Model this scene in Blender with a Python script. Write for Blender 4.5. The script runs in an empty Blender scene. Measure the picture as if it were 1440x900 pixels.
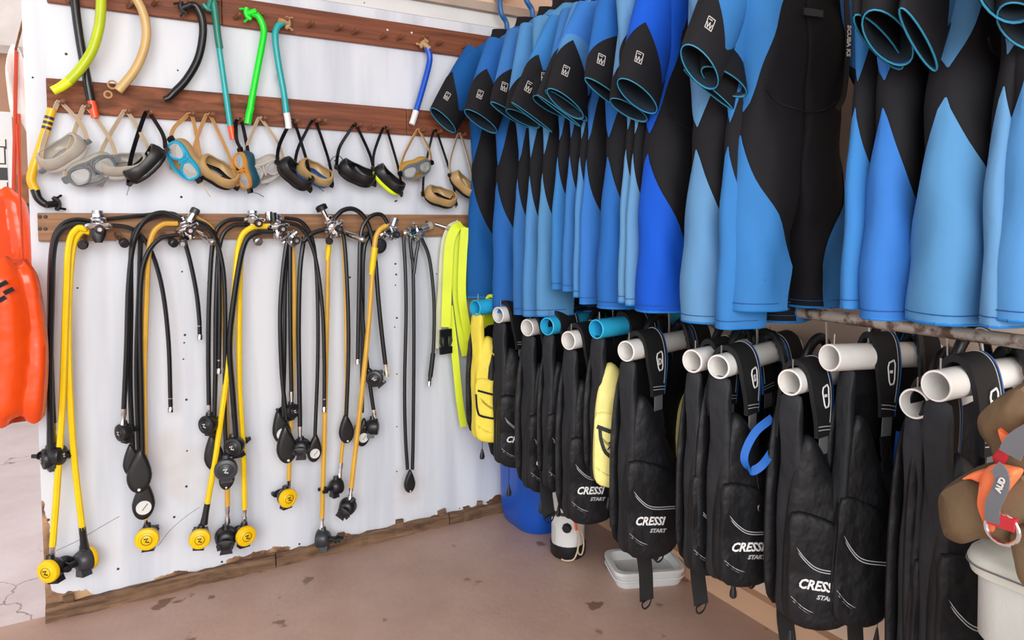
import bpy, bmesh, math, random
from mathutils import Vector, Matrix, Euler
random.seed(7)
SC = bpy.context.scene
COL = SC.collection
PI = math.pi
# ---------------------------------------------------------------- camera, world, lights, exposure
# room frame: white panel = plane Y 0, peach wall = plane X 0, floor = Z 0, corner at the origin
F, CX, CY, CAMH = 980.0, 720.0, 368.0, 1.25
PITCH = math.atan((CY - 310.0) / F)
YAW = math.atan2(1680.0, math.hypot(F, CY - 310.0))
CAM = Vector((-1.806, -2.567, CAMH))
FW = Vector((math.cos(YAW) * math.cos(PITCH), math.sin(YAW) * math.cos(PITCH), -math.sin(PITCH)))
RT = Vector((math.sin(YAW), -math.cos(YAW), 0))
UP = RT.cross(FW)
cam_d = bpy.data.cameras.new('camera')
cam_d.sensor_width = 36.0
cam_d.lens = F / 1440.0 * 36.0
cam_d.shift_y = (CY - 450.0) / 1440.0
cam_d.clip_start = 0.02
cam = bpy.data.objects.new('camera', cam_d)
COL.objects.link(cam)
cam.location = CAM
cam.rotation_euler = Matrix((RT, UP, -FW)).transposed().to_euler()
SC.camera = cam

world = bpy.data.worlds.new('world')
SC.world = world
world.use_nodes = True
bg = world.node_tree.nodes['Background']
bg.inputs[0].default_value = (0.93, 0.96, 1.0, 1)
bg.inputs[1].default_value = 1.45

def area(name, loc, target, sx, sy, power, col=(1, 1, 1)):
    d = bpy.data.lights.new(name, 'AREA')
    d.shape = 'RECTANGLE'; d.size = sx; d.size_y = sy; d.energy = power; d.color = col
    o = bpy.data.objects.new(name, d); COL.objects.link(o)
    o.location = loc
    o.rotation_euler = (Vector(target) - Vector(loc)).to_track_quat('-Z', 'Y').to_euler()
    return o
# daylight through the open shop front behind and left of the camera
area('doorway_daylight', (-2.7, -5.2, 2.2), (-0.7, -0.6, 1.0), 3.6, 2.2, 190, (1, 0.985, 0.965))

SC.view_settings.view_transform = 'Standard'
SC.view_settings.look = 'None'
SC.view_settings.exposure = 0.0
SC.view_settings.gamma = 1.0
SC.view_settings.use_curve_mapping = False

# ---------------------------------------------------------------- placing helpers (photo pixel -> point on a room plane)
def ray(x, y):
    return FW + RT * ((x - CX) / F) - UP * ((y - CY) / F)
def onY(x, y, Y):
    d = ray(x, y); return CAM + d * ((Y - CAM.y) / d.y)
def onX(x, y, X):
    d = ray(x, y); return CAM + d * ((X - CAM.x) / d.x)
def onZ(x, y, Z):
    d = ray(x, y); return CAM + d * ((Z - CAM.z) / d.z)
def W(x, y, d=0.05):
    return onY(x, y, -d)          # a point standing d in front of the white panel

# ---------------------------------------------------------------- materials
MATS = {}
def nt_of(name):
    m = bpy.data.materials.new(name); m.use_nodes = True
    MATS[name] = m
    return m, m.node_tree, m.node_tree.nodes['Principled BSDF']
def N(nt, typ, **kw):
    n = nt.nodes.new(typ)
    for k, v in kw.items():
        if k.startswith('i_'):
            key = k[2:]
            n.inputs[int(key) if key.isdigit() else key.replace('_', ' ')].default_value = v
        else:
            setattr(n, k, v)
    return n
def rgb(h):
    h = h.lstrip('#')
    def f(c):
        c /= 255.0
        return c / 12.92 if c <= 0.04045 else ((c + 0.055) / 1.055) ** 2.4
    return tuple(f(int(h[i:i + 2], 16)) for i in (0, 2, 4)) + (1,)
def mat(name, col, rough=0.5, metal=0.0, var=0.12, scale=8.0, bump=0.0, bscale=60.0, alpha=1.0, trans=0.0, sheen=0.0, spec=0.5, bdist=0.004):
    m, nt, b = nt_of(name)
    c = rgb(col) if isinstance(col, str) else tuple(col) + (1,)
    tc = N(nt, 'ShaderNodeTexCoord')
    nz = N(nt, 'ShaderNodeTexNoise', i_Scale=scale, i_Detail=4.0)
    nt.links.new(tc.outputs['Object'], nz.inputs['Vector'])
    rp = N(nt, 'ShaderNodeValToRGB')
    rp.color_ramp.elements[0].position = 0.3; rp.color_ramp.elements[1].position = 0.7
    rp.color_ramp.elements[0].color = tuple(max(0, x * (1 - var)) for x in c[:3]) + (1,)
    rp.color_ramp.elements[1].color = tuple(min(1, x * (1 + var)) for x in c[:3]) + (1,)
    nt.links.new(nz.outputs['Fac'], rp.inputs['Fac'])
    nt.links.new(rp.outputs['Color'], b.inputs['Base Color'])
    b.inputs['Roughness'].default_value = rough
    b.inputs['Metallic'].default_value = metal
    b.inputs['Alpha'].default_value = alpha
    b.inputs['Specular IOR Level'].default_value = spec
    if trans: b.inputs['Transmission Weight'].default_value = trans
    if sheen:
        b.inputs['Sheen Weight'].default_value = sheen
    if bump:
        n2 = N(nt, 'ShaderNodeTexNoise', i_Scale=bscale, i_Detail=3.0)
        nt.links.new(tc.outputs['Object'], n2.inputs['Vector'])
        bp = N(nt, 'ShaderNodeBump', i_Strength=bump, i_Distance=bdist)
        nt.links.new(n2.outputs['Fac'], bp.inputs['Height'])
        nt.links.new(bp.outputs['Normal'], b.inputs['Normal'])
    return m

mat('rubber_black', '#17181b', 0.38, var=0.2)
mat('hose_black', '#141518', 0.33, var=0.2, scale=30)
mat('plastic_black', '#1b1c20', 0.35, var=0.2)
mat('plastic_grey', '#34373c', 0.35)
mat('grey_tab', '#6a6c70', 0.6)
mat('hose_yellow', '#f5cf10', 0.4, var=0.06, scale=20)
mat('hose_amber', '#d9a83c', 0.45, var=0.12, scale=12)
mat('yellow_cover', '#f2c500', 0.35, var=0.05)
mat('chrome', (0.72, 0.72, 0.73), 0.16, 1.0, var=0.25, scale=45)
mat('steel_dull', (0.5, 0.5, 0.51), 0.35, 1.0, var=0.25, scale=40)
mat('dial_white', '#d9dbd8', 0.4, var=0.05)
mat('neoprene_black', '#141419', 0.82, var=0.12, scale=5, bump=0.25, bscale=9, bdist=0.02, spec=0.3)
BLUES = []
for i, h in enumerate(['#3f8fdb', '#2b78d2', '#5a9fe0', '#1268b9', '#4388d6', '#6fa9dd', '#0b62e8', '#3c86e0', '#61a4dc']):
    mat('neoprene_blue_%d' % i, tuple(q * 0.66 for q in rgb(h)[:3]), 0.8, var=0.07, scale=4, bump=0.25, bscale=9, bdist=0.02, spec=0.3)
    BLUES.append('neoprene_blue_%d' % i)
mat('binding_blue', '#1577c4', 0.6)
mat('seam_dark', '#0c0c10', 0.8)
mat('stitch_blue', '#0d4f95', 0.7)
mat('cuff_teal', '#2b86a6', 0.6)
mat('lining_navy', '#12222e', 0.85)
mat('logo_grey', '#c9c6c4', 0.6, var=0.05)
mat('logo_white', '#eeeeee', 0.6, var=0.03)
mat('stitch_white', '#b9bcbf', 0.7, var=0.05)
mat('nylon_black', '#111216', 0.55, var=0.2, scale=6, bump=0.5, bscale=11, bdist=0.03, spec=0.4)
mat('nylon_side', '#1b1d22', 0.62, var=0.15, scale=6, bump=0.45, bscale=9, bdist=0.03, spec=0.4)
mat('pad_black', '#0e0f13', 0.75, var=0.15, bump=0.3, bscale=300, bdist=0.001)
mat('web_black', '#1e1f22', 0.6, var=0.2, bump=0.6, bscale=500, bdist=0.001)
mat('web_blue', '#1160bb', 0.55)
mat('piping_blue', '#1c66b4', 0.55)
mat('pocket_yellow', '#ecd84a', 0.6, var=0.08, bump=0.4, bscale=12, bdist=0.02)
mat('pocket_cream', '#eae08a', 0.6, var=0.08, bump=0.4, bscale=12, bdist=0.02)
mat('web_lime', '#dff02a', 0.5, var=0.06)
mat('cloth_cream', '#d8d8b8', 0.8)
mat('pvc_white', '#eceae6', 0.35, var=0.04, scale=15)
mat('pvc_blue', '#2fb4e2', 0.35, var=0.05, scale=15)
mat('wire_steel', '#9a958c', 0.4, 0.9)
mat('hanger_blue', '#135c9c', 0.3)
mat('silicone_clear', '#c4bdb0', 0.25, var=0.1, alpha=0.62)
mat('silicone_tan', '#c2a06c', 0.3, var=0.15, alpha=0.86)
mat('silicone_amber', '#c79a3a', 0.3, var=0.12, alpha=0.9)
mat('strap_beige', '#c9b79d', 0.45)
mat('strap_tan', '#c99c66', 0.45)
mat('frame_black', '#121317', 0.25)
mat('frame_cyan', '#18a6cf', 0.3)
mat('frame_blue', '#1b5f9e', 0.3)
mat('frame_navy', '#1a2c52', 0.3)
mat('frame_teal', '#1f4f60', 0.35)
mat('frame_grey', '#70767a', 0.3)
mat('frame_lime', '#dcf400', 0.35)
mat('frame_orange', '#c98a38', 0.4)
mat('frame_clear', '#bdbbb5', 0.25)
m, nt, b = nt_of('mask_glass')
b.inputs['Base Color'].default_value = (0.85, 0.9, 0.9, 1); b.inputs['Roughness'].default_value = 0.05; b.inputs['Alpha'].default_value = 0.28
for n, h in dict(snork_black='#131417', snork_lime='#b9cc1c', snork_limetip='#e4f21a', snork_tan='#cfae72', snork_green='#177a68',
                 snork_neon='#12e42a', snork_teal='#21a5a6', snork_blue='#1452c4', snork_yellow='#f0b90c', snork_orange='#f0562c',
                 snork_white='#e6e6e6', mouth_tan='#b99468').items():
    mat(n, h, 0.28, var=0.07, scale=14)
mat('dry_orange', '#e94e14', 0.2, var=0.07, scale=5, bump=0.35, bscale=6, bdist=0.04)
mat('red_stick', '#c8441f', 0.5)
mat('fabric_white', '#f2e9e4', 0.8, bump=0.4, bscale=12, bdist=0.02)
mat('junk_brown', '#8a5a36', 0.8, var=0.4, scale=14)
mat('barrel_blue', '#0f52b8', 0.35, var=0.05)
mat('tank_white', '#dcdcda', 0.4, var=0.05)
mat('foam_white', '#dfe2e2', 0.6, var=0.04)
mat('cord_tan', '#c7b49a', 0.8)
mat('bin_grey', '#bfc3bf', 0.45, var=0.04, bump=0.1, bscale=200)
mat('bin_lid', '#c8c9bf', 0.4, var=0.03)
mat('pack_olive', '#665239', 0.8, var=0.12, bump=0.4, bscale=14, bdist=0.02)
mat('pack_orange', '#ef7a4a', 0.7, var=0.08, bump=0.3, bscale=14, bdist=0.02)
mat('pack_red', '#b8232e', 0.6)
mat('pack_grey', '#63656a', 0.7)
mat('nail_dark', '#3a3632', 0.6)
mat('beam_grey', '#b3a295', 0.8, var=0.12, scale=9, bump=0.3)
mat('plank_white', '#dfe1e0', 0.65, var=0.05, scale=5, bump=0.15)
mat('wall_peach', '#e6c8b0', 0.75, var=0.05, scale=3, bump=0.12, bscale=30)
mat('wall_brown', '#a87e64', 0.85, var=0.12, scale=3)
mat('wall_pale', '#d9cdc4', 0.85, var=0.08)
mat('baseboard_peach', '#d2a988', 0.6, var=0.08, scale=6)
mat('ceiling_white', '#e0ddd8', 0.8)
mat('peg_brown', '#7a4a30', 0.55, var=0.2, scale=30)

def wood(name, c1, c2, sc=(3, 60, 60), rough=0.6):
    m, nt, b = nt_of(name)
    tc = N(nt, 'ShaderNodeTexCoord'); mp = N(nt, 'ShaderNodeMapping')
    mp.inputs['Scale'].default_value = sc
    nt.links.new(tc.outputs['Object'], mp.inputs['Vector'])
    nz = N(nt, 'ShaderNodeTexNoise', i_Scale=1.0, i_Detail=6.0, i_Distortion=0.8)
    nt.links.new(mp.outputs[0], nz.inputs['Vector'])
    rp = N(nt, 'ShaderNodeValToRGB')
    rp.color_ramp.elements[0].position = 0.32; rp.color_ramp.elements[1].position = 0.68
    rp.color_ramp.elements[0].color = rgb(c1); rp.color_ramp.elements[1].color = rgb(c2)
    nt.links.new(nz.outputs['Fac'], rp.inputs['Fac'])
    nt.links.new(rp.outputs[0], b.inputs['Base Color'])
    b.inputs['Roughness'].default_value = rough
    bp = N(nt, 'ShaderNodeBump', i_Strength=0.4, i_Distance=0.004)
    nt.links.new(nz.outputs['Fac'], bp.inputs['Height']); nt.links.new(bp.outputs[0], b.inputs['Normal'])
wood('board_red', '#5f3018', '#8a4d30')
wood('board_rough', '#54301c', '#96583a', (9, 45, 45), 0.75)
wood('board_brown', '#7d5638', '#a47a55')
wood('skirting_wood', '#4a3526', '#8b6c52', (5, 40, 40), 0.85)

def panel_paint():
    m, nt, b = nt_of('panel_paint')
    L = nt.links.new
    tc = N(nt, 'ShaderNodeTexCoord')
    sep = N(nt, 'ShaderNodeSeparateXYZ'); L(tc.outputs['Object'], sep.inputs[0])
    nz = N(nt, 'ShaderNodeTexNoise', i_Scale=7.0, i_Detail=5.0); L(tc.outputs['Object'], nz.inputs['Vector'])
    # paint flaked off near the lower and outer edge
    def lin(src, a, b_):   # 1 at a, 0 at b_
        n = N(nt, 'ShaderNodeMapRange'); n.inputs[1].default_value = a; n.inputs[2].default_value = b_
        n.inputs[3].default_value = 1.0; n.inputs[4].default_value = 0.0; L(src, n.inputs[0]); return n.outputs[0]
    def mth(op, a, c):
        n = N(nt, 'ShaderNodeMath', operation=op)
        for i, v in enumerate((a, c)):
            if isinstance(v, (int, float)): n.inputs[i].default_value = v
            else: L(v, n.inputs[i])
        return n.outputs[0]
    lowz = lin(sep.outputs[2], 0.03, 0.15)
    lowz2 = lin(sep.outputs[2], 0.05, 0.095)
    leftx = lin(sep.outputs[0], -1.99, -1.72)
    edge = lin(sep.outputs[0], -1.995, -1.955)
    midz = lin(sep.outputs[2], 0.30, 0.50)
    a = mth('MULTIPLY', lowz, mth('ADD', mth('MULTIPLY', leftx, 0.75), 0.0))
    c = mth('MULTIPLY', mth('MULTIPLY', edge, midz), 0.62)
    e = mth('MULTIPLY', lowz2, 0.36)
    mx = mth('MAXIMUM', mth('MAXIMUM', a, c), e)
    chip = mth('GREATER_THAN', mth('ADD', mx, mth('MULTIPLY', mth('SUBTRACT', nz.outputs['Fac'], 0.5), 1.1)), 0.42)
    # bare wood colour
    nz3 = N(nt, 'ShaderNodeTexNoise', i_Scale=12.0, i_Detail=3.0); L(tc.outputs['Object'], nz3.inputs['Vector'])
    wr = N(nt, 'ShaderNodeValToRGB'); wr.color_ramp.elements[0].color = rgb('#6b4a34'); wr.color_ramp.elements[1].color = rgb('#c9a27c')
    wr.color_ramp.elements[0].position = 0.4; wr.color_ramp.elements[1].position = 0.62
    L(nz3.outputs['Fac'], wr.inputs[0])
    # white paint with faint vertical streaks and rubbed grey-tan marks
    mp = N(nt, 'ShaderNodeMapping'); mp.inputs['Scale'].default_value = (9, 1, 0.8); L(tc.outputs['Object'], mp.inputs[0])
    nz2 = N(nt, 'ShaderNodeTexNoise', i_Scale=1.0, i_Detail=4.0); L(mp.outputs[0], nz2.inputs['Vector'])
    pr = N(nt, 'ShaderNodeValToRGB'); pr.color_ramp.elements[0].color = rgb('#c3cad5'); pr.color_ramp.elements[1].color = rgb('#dde2ea')
    pr.color_ramp.elements[0].position = 0.3; pr.color_ramp.elements[1].position = 0.55
    L(nz2.outputs['Fac'], pr.inputs[0])
    nz4 = N(nt, 'ShaderNodeTexNoise', i_Scale=3.4, i_Detail=3.0); L(tc.outputs['Object'], nz4.inputs['Vector'])
    smudge = mth('MULTIPLY', N_step(nt, nz4.outputs['Fac'], 0.6, 0.78), mth('MULTIPLY', lin(sep.outputs[2], 0.35, 0.85), 0.5))
    m1 = N(nt, 'ShaderNodeMixRGB'); L(smudge, m1.inputs[0]); L(pr.outputs[0], m1.inputs[1]); m1.inputs[2].default_value = rgb('#b9a593')
    m2 = N(nt, 'ShaderNodeMixRGB'); L(chip, m2.inputs[0]); L(m1.outputs[0], m2.inputs[1]); L(wr.outputs[0], m2.inputs[2])
    L(m2.outputs[0], b.inputs['Base Color'])
    b.inputs['Roughness'].default_value = 0.5
    bp = N(nt, 'ShaderNodeBump', i_Strength=0.5, i_Distance=0.003); bp.invert = True
    L(chip, bp.inputs['Height']); L(bp.outputs[0], b.inputs['Normal'])
def N_step(nt, src, a, b_):
    n = N(nt, 'ShaderNodeMapRange'); n.inputs[1].default_value = a; n.inputs[2].default_value = b_
    nt.links.new(src, n.inputs[0]); return n.outputs[0]
panel_paint()

def concrete(name, base, dark, spot, crackc, crack_w, spots=0.72, rough=0.6):
    m, nt, b = nt_of(name); L = nt.links.new
    tc = N(nt, 'ShaderNodeTexCoord')
    n1 = N(nt, 'ShaderNodeTexNoise', i_Scale=1.6, i_Detail=6.0, i_Roughness=0.65); L(tc.outputs['Object'], n1.inputs['Vector'])
    r1 = N(nt, 'ShaderNodeValToRGB'); r1.color_ramp.elements[0].color = rgb(dark); r1.color_ramp.elements[1].color = rgb(base)
    r1.color_ramp.elements[0].position = 0.3; r1.color_ramp.elements[1].position = 0.62; L(n1.outputs['Fac'], r1.inputs[0])
    n2 = N(nt, 'ShaderNodeTexNoise', i_Scale=7.0, i_Detail=4.0); L(tc.outputs['Object'], n2.inputs['Vector'])
    s2 = N_step(nt, n2.outputs['Fac'], spots, spots + 0.03)
    m1 = N(nt, 'ShaderNodeMixRGB'); L(s2, m1.inputs[0]); L(r1.outputs[0], m1.inputs[1]); m1.inputs[2].default_value = rgb(spot)
    v = N(nt, 'ShaderNodeTexVoronoi', feature='DISTANCE_TO_EDGE', i_Scale=2.1)
    nz = N(nt, 'ShaderNodeTexNoise', i_Scale=4.0, i_Detail=5.0); L(tc.outputs['Object'], nz.inputs['Vector'])
    mxv = N(nt, 'ShaderNodeMixRGB'); mxv.inputs[0].default_value = 0.25; L(tc.outputs['Object'], mxv.inputs[1]); L(nz.outputs['Color'], mxv.inputs[2])
    L(mxv.outputs[0], v.inputs['Vector'])
    cr = N_step(nt, v.outputs[0], crack_w, crack_w * 0.3)
    n3 = N(nt, 'ShaderNodeTexNoise', i_Scale=1.1); L(tc.outputs['Object'], n3.inputs['Vector'])
    cm = N(nt, 'ShaderNodeMath', operation='MULTIPLY'); L(cr, cm.inputs[0]); L(N_step(nt, n3.outputs['Fac'], 0.5, 0.6), cm.inputs[1])
    m2 = N(nt, 'ShaderNodeMixRGB'); L(cm.outputs[0], m2.inputs[0]); L(m1.outputs[0], m2.inputs[1]); m2.inputs[2].default_value = rgb(crackc)
    L(m2.outputs[0], b.inputs['Base Color']); b.inputs['Roughness'].default_value = rough
    n4 = N(nt, 'ShaderNodeTexNoise', i_Scale=45.0, i_Detail=4.0); L(tc.outputs['Object'], n4.inputs['Vector'])
    bp = N(nt, 'ShaderNodeBump', i_Strength=0.25, i_Distance=0.004); L(n4.outputs['Fac'], bp.inputs['Height']); L(bp.outputs[0], b.inputs['Normal'])
concrete('floor_paint', '#bc9f92', '#a68677', '#80634f', '#7a5e50', 0.0, 0.655, 0.42)
concrete('floor_yard', '#d3c4c2', '#bba8a5', '#b09a95', '#8f7c77', 0.006, 0.72, 0.8)

m, nt, b = nt_of('rail_corroded')
tc = N(nt, 'ShaderNodeTexCoord'); nz = N(nt, 'ShaderNodeTexNoise', i_Scale=38.0, i_Detail=4.0); nt.links.new(tc.outputs['Object'], nz.inputs['Vector'])
rp = N(nt, 'ShaderNodeValToRGB'); rp.color_ramp.elements[0].color = rgb('#6d5548'); rp.color_ramp.elements[1].color = rgb('#b7aca2')
rp.color_ramp.elements[0].position = 0.42; rp.color_ramp.elements[1].position = 0.55
nt.links.new(nz.outputs['Fac'], rp.inputs[0]); nt.links.new(rp.outputs[0], b.inputs['Base Color'])
b.inputs['Roughness'].default_value = 0.6; b.inputs['Metallic'].default_value = 0.4

m, nt, b = nt_of('poster_pattern')
tc = N(nt, 'ShaderNodeTexCoord'); mp = N(nt, 'ShaderNodeMapping'); mp.inputs['Scale'].default_value = (16, 16, 16); nt.links.new(tc.outputs['Object'], mp.inputs[0])
wv = N(nt, 'ShaderNodeTexVoronoi', feature='F1', distance='CHEBYCHEV', i_Scale=1.0); nt.links.new(mp.outputs[0], wv.inputs['Vector'])
sn = N(nt, 'ShaderNodeMath', operation='SINE'); mu = N(nt, 'ShaderNodeMath', operation='MULTIPLY', i_1=22.0)
nt.links.new(wv.outputs['Distance'], mu.inputs[0]); nt.links.new(mu.outputs[0], sn.inputs[0])
rp = N(nt, 'ShaderNodeValToRGB'); rp.color_ramp.interpolation = 'CONSTANT'; rp.color_ramp.elements[0].color = rgb('#dedad2'); rp.color_ramp.elements[1].color = rgb('#1c1a1a')
rp.color_ramp.elements[1].position = 0.5
nt.links.new(sn.outputs[0], rp.inputs[0]); nt.links.new(rp.outputs[0], b.inputs['Base Color'])

# ---------------------------------------------------------------- mesh building helpers
def V(*a): return Vector(a)
def spline(pts, n=6):
    P = [Vector(p) for p in pts]
    if len(P) < 3:
        return [P[0].lerp(P[-1], i / n) for i in range(n + 1)]
    Q = [P[0] * 2 - P[1]] + P + [P[-1] * 2 - P[-2]]
    out = []
    for i in range(1, len(Q) - 2):
        a, b_, c, d = Q[i - 1], Q[i], Q[i + 1], Q[i + 2]
        for k in range(n):
            t = k / n
            out.append(0.5 * ((2 * b_) + (c - a) * t + (2 * a - 5 * b_ + 4 * c - d) * t * t + (3 * b_ - a - 3 * c + d) * t ** 3))
    out.append(P[-1])
    return out

class MB:
    def __init__(s): s.v = []; s.f = []
    def ring_loft(s, rings, cap0=True, cap1=True, closed=True):
        base = len(s.v); n = len(rings[0])
        for r in rings: s.v += [tuple(p) for p in r]
        for i in range(len(rings) - 1):
            for j in range(n if closed else n - 1):
                a = base + i * n + j; b_ = base + i * n + (j + 1) % n
                s.f.append((a, b_, b_ + n, a + n))
        if cap0 and closed: s.f.append(tuple(base + j for j in range(n))[::-1])
        if cap1 and closed: s.f.append(tuple(base + (len(rings) - 1) * n + j for j in range(n)))
        return s
    def tube(s, path, r, n=8, cap=True, flat=1.0):
        P = [Vector(p) for p in path]; m_ = len(P)
        R = r if isinstance(r, (list, tuple)) else [r] * m_
        T = [(P[min(i + 1, m_ - 1)] - P[max(i - 1, 0)]).normalized() for i in range(m_)]
        ref = V(0, 0, 1) if abs(T[0].z) < 0.9 else V(1, 0, 0)
        u = T[0].cross(ref).normalized(); rings = []
        for i in range(m_):
            u = (u - T[i] * u.dot(T[i])).normalized()
            w = T[i].cross(u)
            rings.append([P[i] + (u * math.cos(2 * PI * k / n) + w * (flat * math.sin(2 * PI * k / n))) * R[i] for k in range(n)])
        return s.ring_loft(rings, cap, cap)
    def ribbon(s, path, wdir, width, th):
        P = [Vector(p) for p in path]; m_ = len(P); rings = []
        for i in range(m_):
            t = (P[min(i + 1, m_ - 1)] - P[max(i - 1, 0)]).normalized()
            wd = Vector(wdir[i]) if isinstance(wdir, list) else Vector(wdir)
            wd = (wd - t * wd.dot(t)).normalized(); nn = t.cross(wd)
            wi = (width[i] if isinstance(width, (list, tuple)) else width) / 2
            rings.append([P[i] + wd * wi + nn * th / 2, P[i] - wd * wi + nn * th / 2, P[i] - wd * wi - nn * th / 2, P[i] + wd * wi - nn * th / 2])
        return s.ring_loft(rings)
    def box(s, c, size, rot=None, taper=1.0):
        c = Vector(c); base = len(s.v)
        for dz in (-1, 1):
            k = taper if dz < 0 else 1.0
            for dx, dy in ((-1, -1), (1, -1), (1, 1), (-1, 1)):
                p = V(dx * size[0] / 2 * k, dy * size[1] / 2 * k, dz * size[2] / 2)
                if rot: p = rot @ p
                s.v.append(tuple(c + p))
        for q in ((3, 2, 1, 0), (4, 5, 6, 7), (0, 1, 5, 4), (1, 2, 6, 5), (2, 3, 7, 6), (3, 0, 4, 7)):
            s.f.append(tuple(base + i for i in q))
        return s
    def lathe(s, prof, c=(0, 0, 0), axis=(0, 0, 1), n=16, cap=True):
        ax = Vector(axis).normalized(); ref = V(0, 0, 1) if abs(ax.z) < 0.9 else V(1, 0, 0)
        u = ax.cross(ref).normalized(); w = ax.cross(u); c = Vector(c)
        rings = [[c + ax * h + (u * math.cos(2 * PI * k / n) + w * math.sin(2 * PI * k / n)) * r for k in range(n)] for r, h in prof]
        return s.ring_loft(rings, cap, cap)
    def pillow(s, outline, th, centre=None, plateau=0.7, back=None, frame=None, skew=0.0):
        """puffed slab: outline in (x, z), thickness along y (front is -y)"""
        n = len(outline)
        cx = sum(p[0] for p in outline) / n if centre is None else centre[0]
        cz = sum(p[1] for p in outline) / n if centre is None else centre[1]
        back = th if back is None else back
        prof = [(1.0, 0.0), (0.985, 0.35), (0.95, 0.62), (0.88, 0.85), (plateau, 1.0), (plateau * .8, 1.02), (plateau * .6, 1.03), (plateau * .4, 1.04), (plateau * .2, 1.04)]
        rings = []
        for (k, h) in reversed(prof):
            rings.append([V(cx + (p[0] - cx) * k, back * h, cz + (p[1] - cz) * k) for p in outline])
        for (k, h) in prof[1:] if back else prof:
            rings.append([V(cx + (p[0] - cx) * k, -th * h, cz + (p[1] - cz) * k) for p in outline])
        return s.ring_loft(rings)
    def crumple(s, amp, f=18.0, seed=0.0, axis=1):
        from mathutils import noise
        out = []
        for p in s.v:
            q = list(p); q[axis] += amp * (noise.noise(V(p[0] * f + seed, p[2] * f * .7, seed)) + .5 * noise.noise(V(p[0] * f * 2.3, seed, p[2] * f * 2.1)))
            out.append(tuple(q))
        s.v = out; return s
    def xf(s, M):
        s.v = [tuple(M @ Vector(p)) for p in s.v]; return s
    def add(s, o):
        b_ = len(s.v); s.v += o.v; s.f += [tuple(i + b_ for i in q) for q in o.f]; return s
    def mesh(s, name, smooth=True):
        me = bpy.data.meshes.new(name)
        me.from_pydata(s.v, [], s.f)
        bm = bmesh.new(); bm.from_mesh(me)
        bmesh.ops.recalc_face_normals(bm, faces=bm.faces)
        bm.to_mesh(me); bm.free()
        if smooth:
            me.polygons.foreach_set('use_smooth', [True] * len(me.polygons))
            try: me.set_sharp_from_angle(angle=math.radians(42))
            except Exception: pass
        return me

def put(name, me, material, parent=None, loc=None, rot=None, scale=None):
    if isinstance(me, MB): me = me.mesh(name)
    o = bpy.data.objects.new(name, me); COL.objects.link(o)
    if not me.materials: me.materials.append(MATS[material])
    elif me.materials[0] is not MATS[material]:
        o.material_slots[0].link = 'OBJECT'; o.material_slots[0].material = MATS[material]
    if parent: o.parent = parent
    if loc is not None: o.location = loc
    if rot is not None: o.rotation_euler = rot
    if scale is not None: o.scale = scale
    return o
def tag(o, label, cat, group=None):
    o['label'] = label; o['category'] = cat
    if group: o['group'] = group
    return o
def thing(name, label, cat, loc=(0, 0, 0), rot=(0, 0, 0), group=None, scale=None):
    o = bpy.data.objects.new(name, None); COL.objects.link(o)
    o.empty_display_size = 0.05
    o.location = loc; o.rotation_euler = rot
    if scale: o.scale = scale
    return tag(o, label, cat, group)
def struct(name, mb, material, parent=None, smooth=False):
    me = mb.mesh(name, smooth)
    o = put(name, me, material, parent)
    if parent is None: o['kind'] = 'structure'
    return o
CACHE = {}
def cached(key, fn):
    if key not in CACHE:
        r = fn(); CACHE[key] = r.mesh(str(key)) if isinstance(r, MB) else r
    return CACHE[key]
def text_mesh(body, size=0.02, depth=0.0006, shear=0.0, bold=0.0, sx=1.0):
    def fn():
        c = bpy.data.curves.new('lettering', 'FONT'); c.body = body; c.size = size; c.extrude = depth; c.shear = shear
        c.offset = bold; c.align_x = 'CENTER'; c.align_y = 'CENTER'; c.resolution_u = 2
        o = bpy.data.objects.new('lettering', c); COL.objects.link(o)
        dg = bpy.context.evaluated_depsgraph_get()
        me = bpy.data.meshes.new_from_object(o.evaluated_get(dg))
        me.materials.clear()
        bpy.data.objects.remove(o); bpy.data.curves.remove(c)
        for v in me.vertices: v.co.x *= sx
        return me
    return cached(('text', body, size, shear, bold, sx), fn)

# ================================================================ the setting
def slab(x0, x1, y0, y1, z0, z1):
    return MB().box(((x0 + x1) / 2, (y0 + y1) / 2, (z0 + z1) / 2), (x1 - x0, y1 - y0, z1 - z0))
struct('floor', slab(-6.5, 0.15, -6.5, 0.02, -0.1, 0), 'floor_paint')
struct('floor_yard', slab(-6.5, -0.0, 0.02, 5.0, -0.1, 0), 'floor_yard')
struct('wall_back', slab(-2.0, -0.05, 0.0, 0.02, 0.0, 2.045), 'panel_paint')
struct('trim_1', slab(-2.0, -0.05, -0.002, 0.02, 2.0455, 2.098), 'plank_white')
struct('trim_2', slab(-2.0, -0.05, -0.03, 0.05, 2.0985, 2.133), 'beam_grey')
struct('wall_upper', slab(-2.0, -0.05, 0.0, 0.06, 2.1335, 2.8), 'wall_peach')
struct('wall_right', slab(-0.05, 0.1, -6.5, 0.06, 0.0, 2.8), 'wall_peach')
bb = struct('baseboard_right', slab(-0.082, -0.05, -6.5, 0.0, 0.0, 0.075), 'baseboard_peach')
struct('wall_left', slab(-6.5, -0.05, 4.0, 4.1, 0.0, 2.5), 'wall_brown')
struct('trim_3', slab(-6.5, -0.05, 3.93, 4.0, 2.5, 2.56), 'beam_grey')
struct('wall_far', slab(-6.5, -0.05, 4.0, 4.1, 2.56, 3.6), 'wall_pale')
struct('ceiling', slab(-4.2, 0.1, -3.4, 0.06, 2.8, 2.9), 'ceiling_white')

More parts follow.
